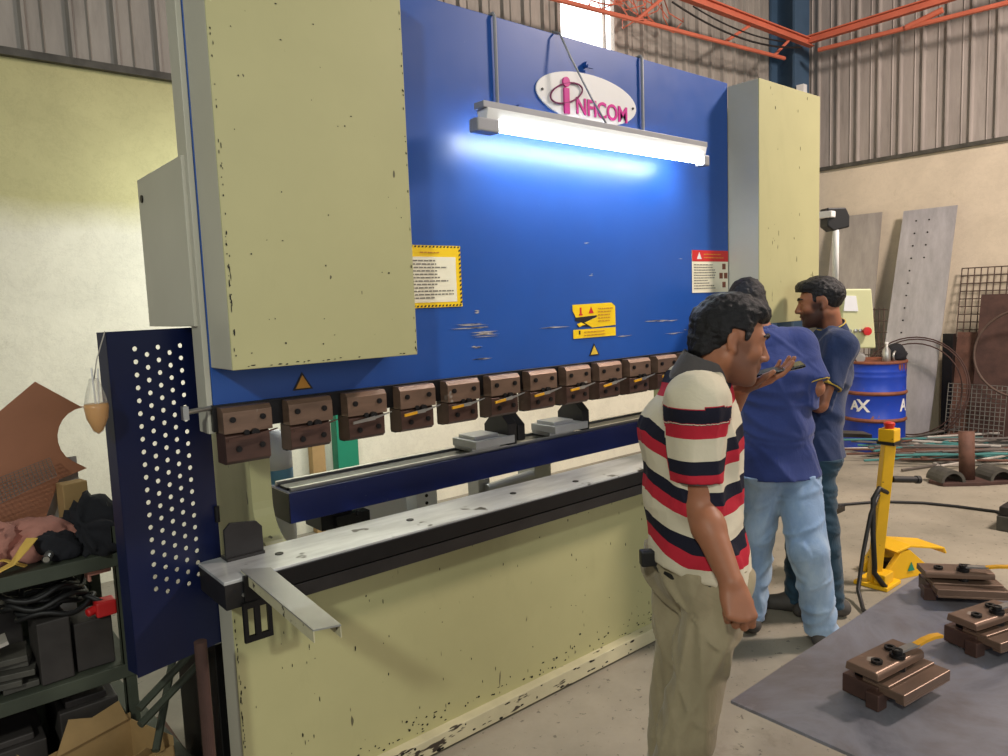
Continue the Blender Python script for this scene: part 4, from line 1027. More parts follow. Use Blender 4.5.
class Field:
    def __init__(s): s.p = []
    def cap(s, a, b, ra, rb=None, k=.02, op='u'):
        s.p.append(('cap', V3(*a), V3(*b), ra, ra if rb is None else rb, k, op)); return s
    def ell(s, c, r, R=None, k=.02, op='u'):
        s.p.append(('ell', V3(*c), V3(*r), np.eye(3) if R is None else np.asarray(R), k, op)); return s
    def sec(s, a, b, side, A, B, k=.03, op='u'):
        s.p.append(('sec', V3(*a), V3(*b), unit(side), A, B, k, op)); return s
    @staticmethod
    def bounds(p):
        if p[0] == 'cap': r = max(p[3], p[4]); return np.minimum(p[1], p[2])-r, np.maximum(p[1], p[2])+r
        if p[0] == 'ell': r = p[2].max(); return p[1]-r, p[1]+r
        r = max(max(p[4]), max(p[5])); return np.minimum(p[1], p[2])-r, np.maximum(p[1], p[2])+r
    @staticmethod
    def dist(p, x, y, z):
        if p[0] == 'cap':
            a, b, ra, rb = p[1:5]; d = b-a; L2 = max(d@d, 1e-12)
            t = np.clip(((x-a[0])*d[0]+(y-a[1])*d[1]+(z-a[2])*d[2])/L2, 0, 1)
            return np.sqrt((x-a[0]-t*d[0])**2+(y-a[1]-t*d[1])**2+(z-a[2]-t*d[2])**2)-(ra+(rb-ra)*t)
        if p[0] == 'ell':
            c, r, R = p[1:4]
            q = [((x-c[0])*R[0, i]+(y-c[1])*R[1, i]+(z-c[2])*R[2, i]) for i in range(3)]
            k0 = np.sqrt(sum((q[i]/r[i])**2 for i in range(3))); k1 = np.sqrt(sum((q[i]/r[i]**2)**2 for i in range(3)))+1e-9
            return k0*(k0-1)/k1
        a, b, sd, A, B = p[1:6]; d = b-a; L = np.linalg.norm(d); ax = d/L
        sd = unit(sd-ax*(sd@ax)); fw = np.cross(ax, sd)
        h = (x-a[0])*ax[0]+(y-a[1])*ax[1]+(z-a[2])*ax[2]
        t = np.clip(h/L, 0, 1); w = h-t*L
        u = (x-a[0])*sd[0]+(y-a[1])*sd[1]+(z-a[2])*sd[2]
        v = (x-a[0])*fw[0]+(y-a[1])*fw[1]+(z-a[2])*fw[2]
        aa = A[0]+(A[1]-A[0])*t; bb = B[0]+(B[1]-B[0])*t; m = np.minimum(aa, bb)
        return (np.sqrt((u/aa)**2+(v/bb)**2+(w/m)**2)-1)*m
    def grid(s, vox, pad=.03, post=None):
        bs = [s.bounds(p) for p in s.p if p[-1] == 'u']
        lo = np.min([b[0] for b in bs], 0)-pad; hi = np.max([b[1] for b in bs], 0)+pad
        n = np.ceil((hi-lo)/vox).astype(int)+1
        ax = [(lo[i]+vox*np.arange(n[i])).astype(np.float32) for i in range(3)]
        D = np.full(n, .2, np.float32)
        for p in s.p:
            b0, b1 = s.bounds(p); k = p[-2]; m = .04+k
            i0 = np.maximum(((b0-m-lo)/vox).astype(int), 0); i1 = np.minimum(((b1+m-lo)/vox).astype(int)+2, n)
            if (i1 <= i0).any(): continue
            sl = tuple(slice(i0[i], i1[i]) for i in range(3))
            d = s.dist(p, ax[0][sl[0]][:, None, None], ax[1][sl[1]][None, :, None], ax[2][sl[2]][None, None, :]).astype(np.float32)
            o = D[sl]
            if p[-1] == 'u':
                h = np.clip(.5+.5*(o-d)/k, 0, 1); D[sl] = o+(d-o)*h-k*h*(1-h)
            else:
                d = -d; h = np.clip(.5-.5*(o-d)/k, 0, 1); D[sl] = o+(d-o)*h+k*h*(1-h)
        if post is not None:
            D = post(D, ax[0][:, None, None], ax[1][None, :, None], ax[2][None, None, :]).astype(np.float32)
        return D, lo
    def mesh(s, vox, post=None, smooth=1):
        D, lo = s.grid(vox, post=post)
        return nets(D, lo, vox, smooth)

def nets(D, lo, vox, smooth):
    ins = D < 0
    c = [ins[i:ins.shape[0]-1+i, j:ins.shape[1]-1+j, k:ins.shape[2]-1+k] for i in (0, 1) for j in (0, 1) for k in (0, 1)]
    al = c[0].copy(); an = c[0].copy()
    for q in c[1:]: al &= q; an |= q
    act = an & ~al
    idx = np.full(act.shape, -1, np.int64); ii = np.argwhere(act); idx[act] = np.arange(len(ii))
    cor = np.array([(i, j, k) for i in (0, 1) for j in (0, 1) for k in (0, 1)])
    val = np.stack([D[ii[:, 0]+a, ii[:, 1]+b, ii[:, 2]+e] for a, b, e in cor], 1)
    acc = np.zeros((len(ii), 3)); cnt = np.zeros(len(ii))
    for a in range(8):
        for b in range(a+1, 8):
            if np.abs(cor[a]-cor[b]).sum() != 1: continue
            va, vb = val[:, a], val[:, b]; m = (va < 0) != (vb < 0)
            t = np.where(m, va/np.where(m, va-vb, 1), 0)
            acc += np.where(m[:, None], cor[a]+(cor[b]-cor[a])*t[:, None], 0); cnt += m
    vs = (ii+acc/cnt[:, None])*vox+lo
    fs = []
    for x in range(3):
        y, z = (x+1) % 3, (x+2) % 3
        s0 = [slice(None)]*3; s1 = [slice(None)]*3
        s0[x] = slice(0, -1); s1[x] = slice(1, None)
        for q in (y, z): s0[q] = slice(1, -1); s1[q] = slice(1, -1)
        A = ins[tuple(s0)]; B = ins[tuple(s1)]
        e = np.argwhere(A != B)
        if not len(e): continue
        f = A[e[:, 0], e[:, 1], e[:, 2]]
        e = e.copy(); e[:, y] += 1; e[:, z] += 1
        def g(dy, dz):
            q = e.copy(); q[:, y] += dy; q[:, z] += dz; return idx[q[:, 0], q[:, 1], q[:, 2]]
        q = np.stack([g(-1, -1), g(0, -1), g(0, 0), g(-1, 0)], 1)
        q[~f] = q[~f][:, ::-1]
        fs.append(q)
    fs = np.concatenate(fs)
    for _ in range(smooth):
        sm = np.zeros_like(vs); n = np.zeros(len(vs))
        for a in range(4):
            b = (a+1) % 4
            np.add.at(sm, fs[:, a], vs[fs[:, b]]); np.add.at(n, fs[:, a], 1)
            np.add.at(sm, fs[:, b], vs[fs[:, a]]); np.add.at(n, fs[:, b], 1)
        vs = vs*.4+.6*sm/n[:, None]
    return vs, fs

def np_obj(name, vf, mat, parent, attrs=None):
    vs, fs = vf
    m = bpy.data.meshes.new(name)
    m.vertices.add(len(vs)); m.vertices.foreach_set('co', vs.astype(np.float32).ravel())
    m.loops.add(len(fs)*4); m.loops.foreach_set('vertex_index', fs.astype(np.int32).ravel())
    m.polygons.add(len(fs)); m.polygons.foreach_set('loop_start', np.arange(0, len(fs)*4, 4, dtype=np.int32)); m.polygons.foreach_set('loop_total', np.full(len(fs), 4, np.int32))
    m.update(); m.validate()
    for k, a in (attrs or {}).items():
        at = m.attributes.new(k, 'FLOAT', 'POINT'); at.data.foreach_set('value', np.asarray(a, np.float32))
    o = bpy.data.objects.new(name, m)
    return finish(o, m, mat, parent, True)

def wav(seed, n, f0, f1, st=(1, 1, 1)):
    r = np.random.RandomState(seed); K = r.normal(size=(n, 3)); K /= np.linalg.norm(K, axis=1)[:, None]
    K *= r.uniform(f0, f1, n)[:, None]*np.array(st); P = r.uniform(0, 6.28, n)
    def w(x, y, z):
        o = 0
        for k, p in zip(K, P): o = o+np.sin(x*k[0]+y*k[1]+z*k[2]+p)
        return o/n
    return w

def ridg(seed, n, f0, f1, st=(1, 1, 1)):
    """sharp cloth folds: warped ridges"""
    a = wav(seed+100, 5, f0*.5, f0*.9)
    r = np.random.RandomState(seed); K = r.normal(size=(n, 3)); K /= np.linalg.norm(K, axis=1)[:, None]
    K = K*r.uniform(f0, f1, n)[:, None]*np.array(st); P = r.uniform(0, 6.28, n)
    def w(x, y, z):
        o = 0; q = 2.2*a(x, y, z)
        for k, p in zip(K, P): o = np.maximum(o, (1-np.abs(np.sin(x*k[0]+y*k[1]+z*k[2]+p+q)))**2)
        return o-.45
    return w

# materials with attributes
def attr(t, name):
    a = t.n.new('ShaderNodeAttribute'); a.attribute_name = name; return a.outputs['Fac']
def skin(name, rgb, stub, amt):
    t = NT(name); c = lin(rgb)
    col = t.ramp(t.noise(14, 4), [(.3, tuple(x*.9 for x in c)), (.7, tuple(x*1.08 for x in c))])
    col = t.mix(t.math('MULTIPLY', attr(t, 'stubble'), amt), col, lin(stub))
    col = t.mix(t.math('MULTIPLY', attr(t, 'lips'), .6), col, lin((128, 70, 62)))
    t.b.inputs['Subsurface Weight'].default_value = .08
    t.b.inputs['Subsurface Radius'].default_value = (.02, .01, .005)
    t.bump(t.noise(90, 3), .08, .003)
    return t.done(col, .5, 0, .4)
def fabric(name, rgb, var=.1, scale=5, bump=.25, worn=None, rough=.85):
    t = NT(name); c = lin(rgb)
    col = t.ramp(t.noise(scale, 5, .6), [(.3, tuple(x*(1-var) for x in c)), (.7, tuple(min(1, x*(1+var)) for x in c))])
    if worn:
        col = t.mix(t.ramp(t.noise(3.5, 5, .6, (1.5, 1.5, .7), off=(2, 5, 1)), BW(.45, .7)), col, lin(worn))
    t.bump(t.math('ADD', t.noise(11, 4, .6, (1, 1, .7), dist=1.2), t.math('MULTIPLY', t.noise(420, 2), .06)), bump*1.6, .012)
    t.b.inputs['Sheen Weight'].default_value = .15
    return t.done(col, rough, 0, .2)
M_ = None
def striped():
    t = NT('striped_polo')
    f = t.math('FRACT', attr(t, 'band'))
    col = t.ramp(f, [(0, lin((30, 30, 44))), (.27, lin((186, 42, 58))), (.55, lin((214, 204, 180)))], 'CONSTANT')
    t.bump(t.math('ADD', t.noise(11, 4, .6, (1, 1, .7), dist=1.2), t.math('MULTIPLY', t.noise(420, 2), .06)), .4, .012)
    return t.done(col, .85, 0, .2)
M['skin'] = skin('brown_skin', (158, 104, 76), (62, 44, 40), .55)
M['skin_b'] = skin('mid_brown_skin', (150, 98, 72), (52, 38, 36), .5)
M['skin_c'] = skin('bearded_brown_skin', (150, 98, 72), (34, 26, 26), .85)
M['hair'] = pm('black_hair', (20, 19, 22), .48, var=.4, scale=60, bump=.5, spec=.35)
M['striped'] = striped()
M['collar_grey'] = fabric('grey_collar', (84, 80, 80))
M['khaki'] = fabric('worn_khaki', (158, 146, 118), .12, 4, worn=(132, 120, 96))
M['jeans'] = fabric('faded_light_jeans', (126, 152, 184), .12, 6, worn=(168, 188, 206))
M['teal_jeans'] = fabric('dark_teal_jeans', (38, 62, 78), .15)
M['navy_tee'] = fabric('navy_tshirt', (48, 62, 116), .06)
M['navy_polo'] = fabric('navy_polo', (40, 54, 88), .06)
M['yellow_trim'] = fabric('yellow_trim', (206, 176, 70), .05)
M['shoe'] = pm('grey_work_shoe', (70, 66, 62), .7, var=.2, scale=12)
M['eye'] = pm('eye_white', (205, 198, 190), .25, var=.02)
M['iris'] = pm('dark_iris', (24, 16, 12), .2, var=.02)

def head_R(face_deg, pitch_deg, roll_deg=0):
    """columns right, forward, up; face_deg is the heading in the ground plane, pitch positive looks up"""
    a = math.radians(face_deg); f = V3(math.cos(a), math.sin(a), 0); r = V3(f[1], -f[0], 0); u = V3(0, 0, 1)
    p = math.radians(pitch_deg); f2 = f*math.cos(p)+u*math.sin(p); u2 = u*math.cos(p)-f*math.sin(p)
    q = math.radians(roll_deg); r3 = r*math.cos(q)+u2*math.sin(q); u3 = u2*math.cos(q)-r*math.sin(q)
    return np.stack([r3, f2, u3], 1)

def head(F, c, R, s=1.0):
    L = lambda x, y, z: c+R@(V3(x, y, z)*s)
    E = lambda x, y, z, a, b, d, k=.012, op='u', rot=None: F.ell(L(x, y, z), (a*s, b*s, d*s), R if rot is None else R@rot, k, op)
    C = lambda a, b, r0, r1, k=.008, op='u': F.cap(L(*a), L(*b), r0*s, r1*s, k, op)
    E(0, -.018, .035, .073, .094, .080, .02)
    E(0, .030, .000, .060, .064, .088, .03)
    E(0, .040, -.066, .044, .046, .044, .03)
    for q in (-1, 1):
        C((q*.052, -.01, -.045), (q*.018, .068, -.088), .020, .016, .03)
        E(q*.036, .066, -.018, .020, .018, .018, .02)
        E(q*.031, .091, .012, .016, .012, .011, .010, 's')
        E(q*.031, .076, .011, .0155, .0135, .012, .006)
        C((q*.010, .093, .031), (q*.044, .080, .030), .008, .006, .012)
        E(q*.013, .100, -.030, .009, .011, .008, .006)
        ca, sa = math.cos(q*.35), math.sin(q*.35); rot = np.array([[ca, -sa, 0], [sa, ca, 0], [0, 0, 1]])
        E(q*.076, -.012, .002, .008, .018, .029, .008, 'u', rot)
        E(q*.088, -.006, .006, .007, .011, .018, .006, 's', rot)
        E(q*.074, .000, -.022, .008, .009, .011, .006)
    C((0, .088, .020), (0, .112, -.024), .0085, .0120, .010)
    E(0, .086, -.050, .024, .014, .014, .012)
    C((-.018, .093, -.0535), (.018, .093, -.0535), .0055, .0055, .008); C((0, .100, -.0535), (0, .100, -.0535), .005, .005, .006)
    C((-.015, .091, -.0660), (.015, .091, -.0660), .0060, .0060, .006); C((0, .0975, -.0660), (0, .0975, -.0660), .005, .005, .006)
    C((-.02, .101, -.0598), (.02, .101, -.0598), .0022, .0022, .004, 's')
    E(0, .080, -.094, .018, .016, .014, .016)

def hand(F, w, d, n, t, s=1.0, curl=(35, 40, 25), thumb=(.45, .5), spread=.06, rad=1.0):
    """w wrist point, d hand direction, n out of the palm, t towards the thumb side"""
    d = unit(d); n = unit(n-d*(n@d)); t = unit(t-d*(t@d)-n*(t@n))
    kn = []
    for i, (off, ln) in enumerate(((.030, .088), (.010, .092), (-.010, .088), (-.029, .080))):
        k = w+d*(ln*s)+t*(off*s)
        F.cap(w+t*(off*.55*s), k, .0135*s, .0115*s, .012); kn.append(k)
    F.ell(w+d*.045*s+n*.006*s, (.040*s, .050*s, .014*s), np.stack([t, d, n], 1), .012)
    for i, (k, (a, b, c)) in enumerate(zip(kn, ((.040, .024, .020), (.044, .028, .021), (.041, .026, .021), (.032, .020, .018)))):
        dd = unit(d+t*(spread*(1.5-i)/1.5))
        cu = [math.radians(q*(1+.08*i)) for q in curl]; ang = 0; p = k; r0 = (.0092, .0094, .0090, .0080)[i]*rad
        for ln, q, sh in zip((a, b, c), cu, (1, .93, .84)):
            ang += q; e = p+(dd*math.cos(ang)+n*math.sin(ang))*(ln*s)
            F.cap(p, e, r0*sh*s, r0*sh*.93*s, .004); p = e
    b0 = w+d*.022*s+t*.022*s+n*.006*s
    td = unit(d*.75+t*thumb[0]*1.5+n*thumb[1])
    e1 = b0+td*.044*s; F.cap(b0, e1, .0145*s, .0115*s, .008)
    td2 = unit(td+d*.35-t*.25+n*.25*thumb[1]); e2 = e1+td2*.033*s; F.cap(e1, e2, .0108*s, .0098*s, .004)
    td3 = unit(td2+d*.3-t*.15); e3 = e2+td3*.026*s; F.cap(e2, e3, .0098*s, .0078*s, .004)

def torso(F, J, l, g, hem=None, belly=0.):
    F.sec(J['pelvis'], J['waist'], l, (.150+g, .142+g), (.104+g, .104+g+belly), .03)
    F.sec(J['waist'], J['chest'], l, (.142+g, .158+g), (.104+g+belly, .114+g), .03)
    top = J['neck']*.72+J['chest']*.28
    F.sec(J['chest'], top, l, (.158+g, .125+g), (.114+g, .082+g), .04)
    for a in ('rsh', 'lsh'):
        F.cap(J[a], J['neck']-V3(0, 0, .035), .052+g*.8, .046+g*.5, .03)
        F.cap(J[a], J[a]*.8+J['chest']*.2, .058+g, .06+g, .04)

def body(F, J, l, f):
    torso(F, J, l, -.016)
    F.cap(J['neck']-V3(0, 0, .04), J['neckup'], .058, .054, .025)
    for q in 'rl':
        F.cap(J[q+'sh'], J[q+'elb'], .042, .040, .025)
        m = J[q+'elb']*.72+J[q+'wri']*.28
        F.cap(J[q+'elb'], m, .039, .041, .015); F.cap(m, J[q+'wri'], .040, .027, .015)
        F.cap(J[q+'hip'], J[q+'knee'], .058, .044, .03); F.cap(J[q+'knee'], J[q+'ank'], .042, .032, .02)
        F.cap(J[q+'ank']-V3(0, 0, .03), J[q+'ank']+J[q+'foot']*.12-V3(0, 0, .052), .030, .024, .02)

def cut(p, n, k=None):
    p = V3(*p); n = unit(n)
    return lambda x, y, z: (x-p[0])*n[0]+(y-p[1])*n[1]+(z-p[2])*n[2]

def person(label, J, l, f, hc, R, hs, vox, cvox, sk, hands, hairfn, extra):
    l = V3(*l); f = V3(*f)
    J = {k: V3(*v) for k, v in J.items()}
    J['neckup'] = hc+R@(V3(0, -.025, -.055)*hs)
    base = (float((J['rank'][0]+J['lank'][0])/2), float((J['rank'][1]+J['lank'][1])/2), 0)
    P = empty('person', base, label, 'person')
    F = Field(); body(F, J, l, f); head(F, hc, R, hs)
    for args in hands(J): hand(F, *args[0], **args[1])
    vs, fs = F.mesh(vox)
    q = (vs-hc)@R/hs   # head-local
    rr = lambda x, a, b: np.clip((x-a)/(b-a), 0, 1)
    onhead = (np.abs(q[:, 0]) < .1) & (np.abs(q[:, 1]) < .14) & (q[:, 2] > -.13) & (q[:, 2] < .13)
    stub = onhead*rr(-q[:, 2], .022, .045)*rr(q[:, 1], -.01, .012)*rr(-q[:, 2], -1, .0)*(1-.75*((np.abs(q[:, 0]) < .02) & (q[:, 2] > -.07) & (q[:, 2] < -.051)))
    stub = np.maximum(stub, onhead*rr(np.abs(q[:, 0]), .05, .06)*rr(.03-np.abs(q[:, 1]-.022), 0, .012)*rr(.02-q[:, 2], 0, .02))
    lips = onhead*(np.abs(q[:, 0]) < .021)*(q[:, 1] > .088)*(np.abs(q[:, 2]+.060) < .0095)
    np_obj('body', (vs, fs), M[sk], P, {'stubble': stub, 'lips': lips.astype(float)})
    # eyes and brows
    for s_ in (-1, 1):
        e = hc+R@(V3(s_*.031, .0765, .011)*hs)
        eo = MB().ball(e, .0118*hs, 14, 10).build('eye', M['eye'], P, True)
        ie = hc+R@(V3(s_*.031, .0842, .0095)*hs)
        MB().ball(ie, .0050*hs, 10, 8).build('iris', M['iris'], eo, True)
        FB = Field(); FB.cap(hc+R@(V3(s_*.012, .1005, .0305)*hs), hc+R@(V3(s_*.030, .0955, .036)*hs), .0045, .005, .006); FB.cap(hc+R@(V3(s_*.030, .0955, .036)*hs), hc+R@(V3(s_*.049, .080, .031)*hs), .005, .0035, .006)
        np_obj('eyebrow', FB.mesh(.0022), M['hair'], P)
    # hair
    H = Field()
    hairfn(H, lambda x, y, z: hc+R@(V3(x, y, z)*hs), R, hs)
    nz = wav(5, 16, 200, 420); nz2 = wav(8, 8, 60, 110)
    def post(D, x, y, z):
        a = [((x-hc[0])*R[0, i]+(y-hc[1])*R[1, i]+(z-hc[2])*R[2, i])/hs for i in range(3)]
        line = np.interp(a[1], [-.12, -.085, -.04, -.022, -.015, .018, .022, .034, .05, .12], [-.062, -.060, -.03, -.005, .036, .034, .006, .012, .060, .074])
        return np.maximum(D+.0075*nz(x, y, z)+.004*nz2(x, y, z), (line-a[2])*hs)
    np_obj('hair', H.mesh(.0035 if vox < .005 else .0045, post=post, smooth=1), M['hair'], P)
    extra(P, J, l, f, cvox, hc, R, hs)
    return P

def shirt(P, J, l, f, cvox, mat, hem_z, sleeve, g=.016, belly=.0, seed=1, attrs=None, tuck=None, hem_n=(0, 0, -1), flare=.0, sl_r=(.070, .074)):
    F = Field(); torso(F, J, l, g, belly=belly)
    F.sec(J['pelvis']-V3(0, 0, .14), J['pelvis'], l, (.172+g+flare, .160+g), (.132+g+flare, .114+g), .03)
    ends = {}
    for q in 'rl':
        d = unit(J[q+'elb']-J[q+'sh']); e = J[q+'sh']+d*sleeve
        F.cap(J[q+'sh']-d*.0, e+d*.05, sl_r[0], sl_r[1], .035); ends[q] = (e, d)
    # neck opening
    F.cap(J['neck']+V3(0, 0, .01)+f*.01, J['neckup'], .066, .072, .01, 's')
    w1 = wav(seed, 10, 18, 55, (1, 1, .8)); w2 = ridg(seed+9, 5, 10, 20, (1.1, 1.1, .8))
    hz = cut((J['pelvis'][0], J['pelvis'][1], hem_z), hem_n)
    def post(D, x, y, z):
        D = D+.008*w1(x, y, z)-.012*w2(x, y, z)
        D = np.maximum(D, hz(x, y, z))
        for q in 'rl':
            e, d = ends[q]
            near = np.sqrt((x-e[0])**2+(y-e[1])**2+(z-e[2])**2)-.14
            pl = (x-e[0])*d[0]+(y-e[1])*d[1]+(z-e[2])*d[2]
            tors = Field.dist(('sec', J['pelvis'], J['chest'], unit(l), (.16+g, .16+g), (.125+g, .12+g), 0, 'u'), x, y, z)
            D = np.maximum(D, np.minimum(pl, np.minimum(-near, tors-.0)*-1*np.sign(1)) if False else np.where((near < 0) & (tors > .012), pl, -1))
        return D
    vf = F.mesh(cvox, post=post, smooth=1)
    at = attrs(vf[0], ends) if attrs else None
    o = np_obj('shirt', vf, M[mat], P, at)
    return o, ends

def trousers(P, J, l, f, cvox, mat, top_z, seed=3, wide=1.0, end=.05, fold=.011):
    F = Field()
    F.sec(J['pelvis']-V3(0, 0, .05), J['pelvis']+V3(0, 0, .1), l, (.166, .150), (.120, .112), .03)
    for q in 'rl':
        kn = J[q+'knee']; an = J[q+'ank']
        F.cap(J[q+'hip'], kn, .098*wide, .074*wide, .025); F.cap(kn, an-V3(0, 0, .02), .073*wide, .064*wide, .02)
        F.ell(J[q+'hip']-f*.045+V3(0, 0, .0), (.080, .080, .09), None, .03)
    w1 = wav(seed, 7, 16, 36, (1, 1, .8)); w2 = ridg(seed+4, 5, 14, 26, (.8, .8, 1.3))
    def post(D, x, y, z):
        D = D+fold*(w1(x, y, z)-1.5*w2(x, y, z))
        return np.maximum(np.maximum(D, z-top_z), end-z)
    return np_obj('trousers', F.mesh(cvox, post=post), M[mat], P)

def shoes(P, J, mat):
    for q in 'rl':
        a = J[q+'ank']; d = unit(J[q+'foot']*V3(1, 1, 0)); F = Field()
        b = V3(a[0], a[1], .0)
        F.cap(b-d*.05+V3(0, 0, .045), b+d*.03+V3(0, 0, .05), .042, .044, .02); F.cap(b+d*.03+V3(0, 0, .045), b+d*.155+V3(0, 0, .033), .045, .035, .03)
        F.cap(a, b+V3(0, 0, .06), .05, .045, .02)
        sd = V3(-d[1], d[0], 0)
        np_obj('shoe', F.mesh(.006, post=lambda D, x, y, z: np.maximum(np.maximum(D, .002-z), z-.12)), M[mat], P)

def collar(P, J, f, l, mat, ra=.070, h=.045, tip=None, opening=True):
    F = Field(); a = J['neck']+V3(0, 0, -.012)+f*.004; b = J['neck']+V3(0, 0, h)+(J['neckup']-J['neck'])*V3(1, 1, 0)*.6
    F.cap(a, b, ra+.012, ra, .01); F.cap(a, b+V3(0, 0, .02), ra-.002, ra-.010, .004, 's')
    n = unit(b-a); c0 = cut(b, n); c1 = cut(a-V3(0, 0, .02), -n)
    fo = J['neck']+f*.075+V3(0, 0, .01)
    def post(D, x, y, z):
        D = np.maximum(D, np.maximum(c0(x, y, z), c1(x, y, z)))
        if opening:
            u = (x-fo[0])*l[0]+(y-fo[1])*l[1]; v = (x-J['neck'][0])*f[0]+(y-J['neck'][1])*f[1]
            D = np.maximum(D, np.where(v > .02, .022-np.abs(u)+0*D, -1))
        return D
    o = np_obj('collar', F.mesh(.004, post=post), M[mat], P)
    if tip:
        r = ra+.002; pts = []
        sd = unit(np.cross(n, f)); fw = np.cross(sd, n)
        for i in range(28):
            t = math.radians(25+310*i/27); pts.append(b-n*.004+fw*(r*math.cos(t))+sd*(r*math.sin(t)))
        MB().tube(pts, .0032, 6).build('collar_tipping', M[tip], o, True)

def cuff(P, e, d, r, mat, w=.02):
    d = V3(*d); a = e-d*w; o = MB(); o.lathe([(r-.003, 0), (r+.0015, 0), (r+.0025, w*.5), (r+.0015, w+.002), (r-.006, w+.002), (r-.008, 0)], a, 32, d)
    return o.build('cuff', M[mat], P, True)
# joints, in metres in the room
J1 = dict(pelvis=(1.604, 1.136, 0.940), waist=(1.604, 1.156, 1.090), chest=(1.617, 1.167, 1.250), neck=(1.638, 1.157, 1.405), rsh=(1.506, 1.065, 1.358), lsh=(1.782, 1.263, 1.337), relb=(1.504, 1.058, 1.098), rwri=(1.435, 0.926, 0.957), lelb=(1.890, 1.283, 1.179), lwri=(1.811, 1.137, 1.354), rhip=(1.570, 1.055, 0.890), lhip=(1.654, 1.205, 0.890), rknee=(1.470, 1.083, 0.490), rank=(1.378, 1.134, 0.110), lknee=(1.599, 1.211, 0.490), lank=(1.531, 1.214, 0.090), rfoot=(0.808, -0.589, 0.000), lfoot=(0.808, -0.589, 0.000))
J1_h = V3(1.692, 1.098, 1.494); J1_l = (0.5890, 0.8081, 0); J1_f = (0.8081, -0.5890, 0)
J2 = dict(pelvis=(3.102, 1.760, 0.860), waist=(3.102, 1.756, 1.020), chest=(3.100, 1.760, 1.230), neck=(3.108, 1.804, 1.415), rsh=(3.187, 1.705, 1.366), lsh=(3.050, 1.924, 1.366), relb=(3.175, 1.612, 1.184), rwri=(3.252, 1.827, 1.244), lelb=(3.083, 2.024, 1.126), lwri=(3.263, 2.141, 1.226), rhip=(3.171, 1.712, 0.820), lhip=(3.032, 1.809, 0.820), rknee=(3.078, 1.595, 0.460), rank=(3.157, 1.558, 0.090), lknee=(3.069, 1.839, 0.460), lank=(3.055, 1.879, 0.090), rfoot=(0.951, 0.310, 0.000), lfoot=(0.575, 0.818, 0.000))
J2_h = V3(3.097, 1.911, 1.561); J2_l = (-0.8183, 0.5748, 0); J2_f = (0.5748, 0.8183, 0)
J3 = dict(pelvis=(3.491, 1.776, 0.860), waist=(3.516, 1.774, 1.000), chest=(3.560, 1.767, 1.220), neck=(3.598, 1.736, 1.420), rsh=(3.728, 1.820, 1.350), lsh=(3.473, 1.644, 1.350), lelb=(3.336, 1.674, 1.086), lwri=(3.311, 1.896, 1.136), relb=(3.673, 1.904, 1.110), rwri=(3.503, 2.057, 1.160), rhip=(3.562, 1.822, 0.820), lhip=(3.420, 1.730, 0.820), rknee=(3.457, 1.830, 0.460), rank=(3.410, 1.819, 0.090), lknee=(3.413, 1.683, 0.460), lank=(3.467, 1.666, 0.090), rfoot=(-0.543, 0.840, 0.000), lfoot=(-0.657, 0.647, 0.000))
J3_h = V3(3.545, 1.773, 1.559); J3_l = (-0.8395, -0.5433, 0); J3_f = (-0.5433, 0.8395, 0)
def hair_short(H, L, R, s):
    H.ell(L(0, -.018, .040), (.081*s, .098*s, .090*s), R, .01)
    H.ell(L(0, -.070, -.02), (.060*s, .036*s, .050*s), R, .02)
    for q in (-1, 1): H.ell(L(q*.060, .010, .012), (.016*s, .030*s, .036*s), R, .008)
def hair_thick(H, L, R, s):
    hair_short(H, L, R, s)
    H.ell(L(0, .010, .094), (.072*s, .078*s, .042*s), R, .02)
    H.ell(L(0, .058, .088), (.056*s, .040*s, .034*s), R, .02)
def hair_top(H, L, R, s):
    H.ell(L(0, -.018, .038), (.0785*s, .099*s, .086*s), R, .01)
    H.ell(L(0, .015, .090), (.068*s, .085*s, .040*s), R, .02)
    H.ell(L(0, .070, .080), (.055*s, .034*s, .032*s), R, .02)
    for q in (-1, 1): H.ell(L(q*.063, .012, .012), (.013*s, .022*s, .036*s), R, .008)

def axis_u(J):
    a = unit(J['neck']-J['pelvis']); return lambda v: v@a, a
def heading(f): return math.degrees(math.atan2(f[1], f[0]))
def turn(f, deg):
    a = math.radians(heading(f)+deg); return V3(math.cos(a), math.sin(a), 0)

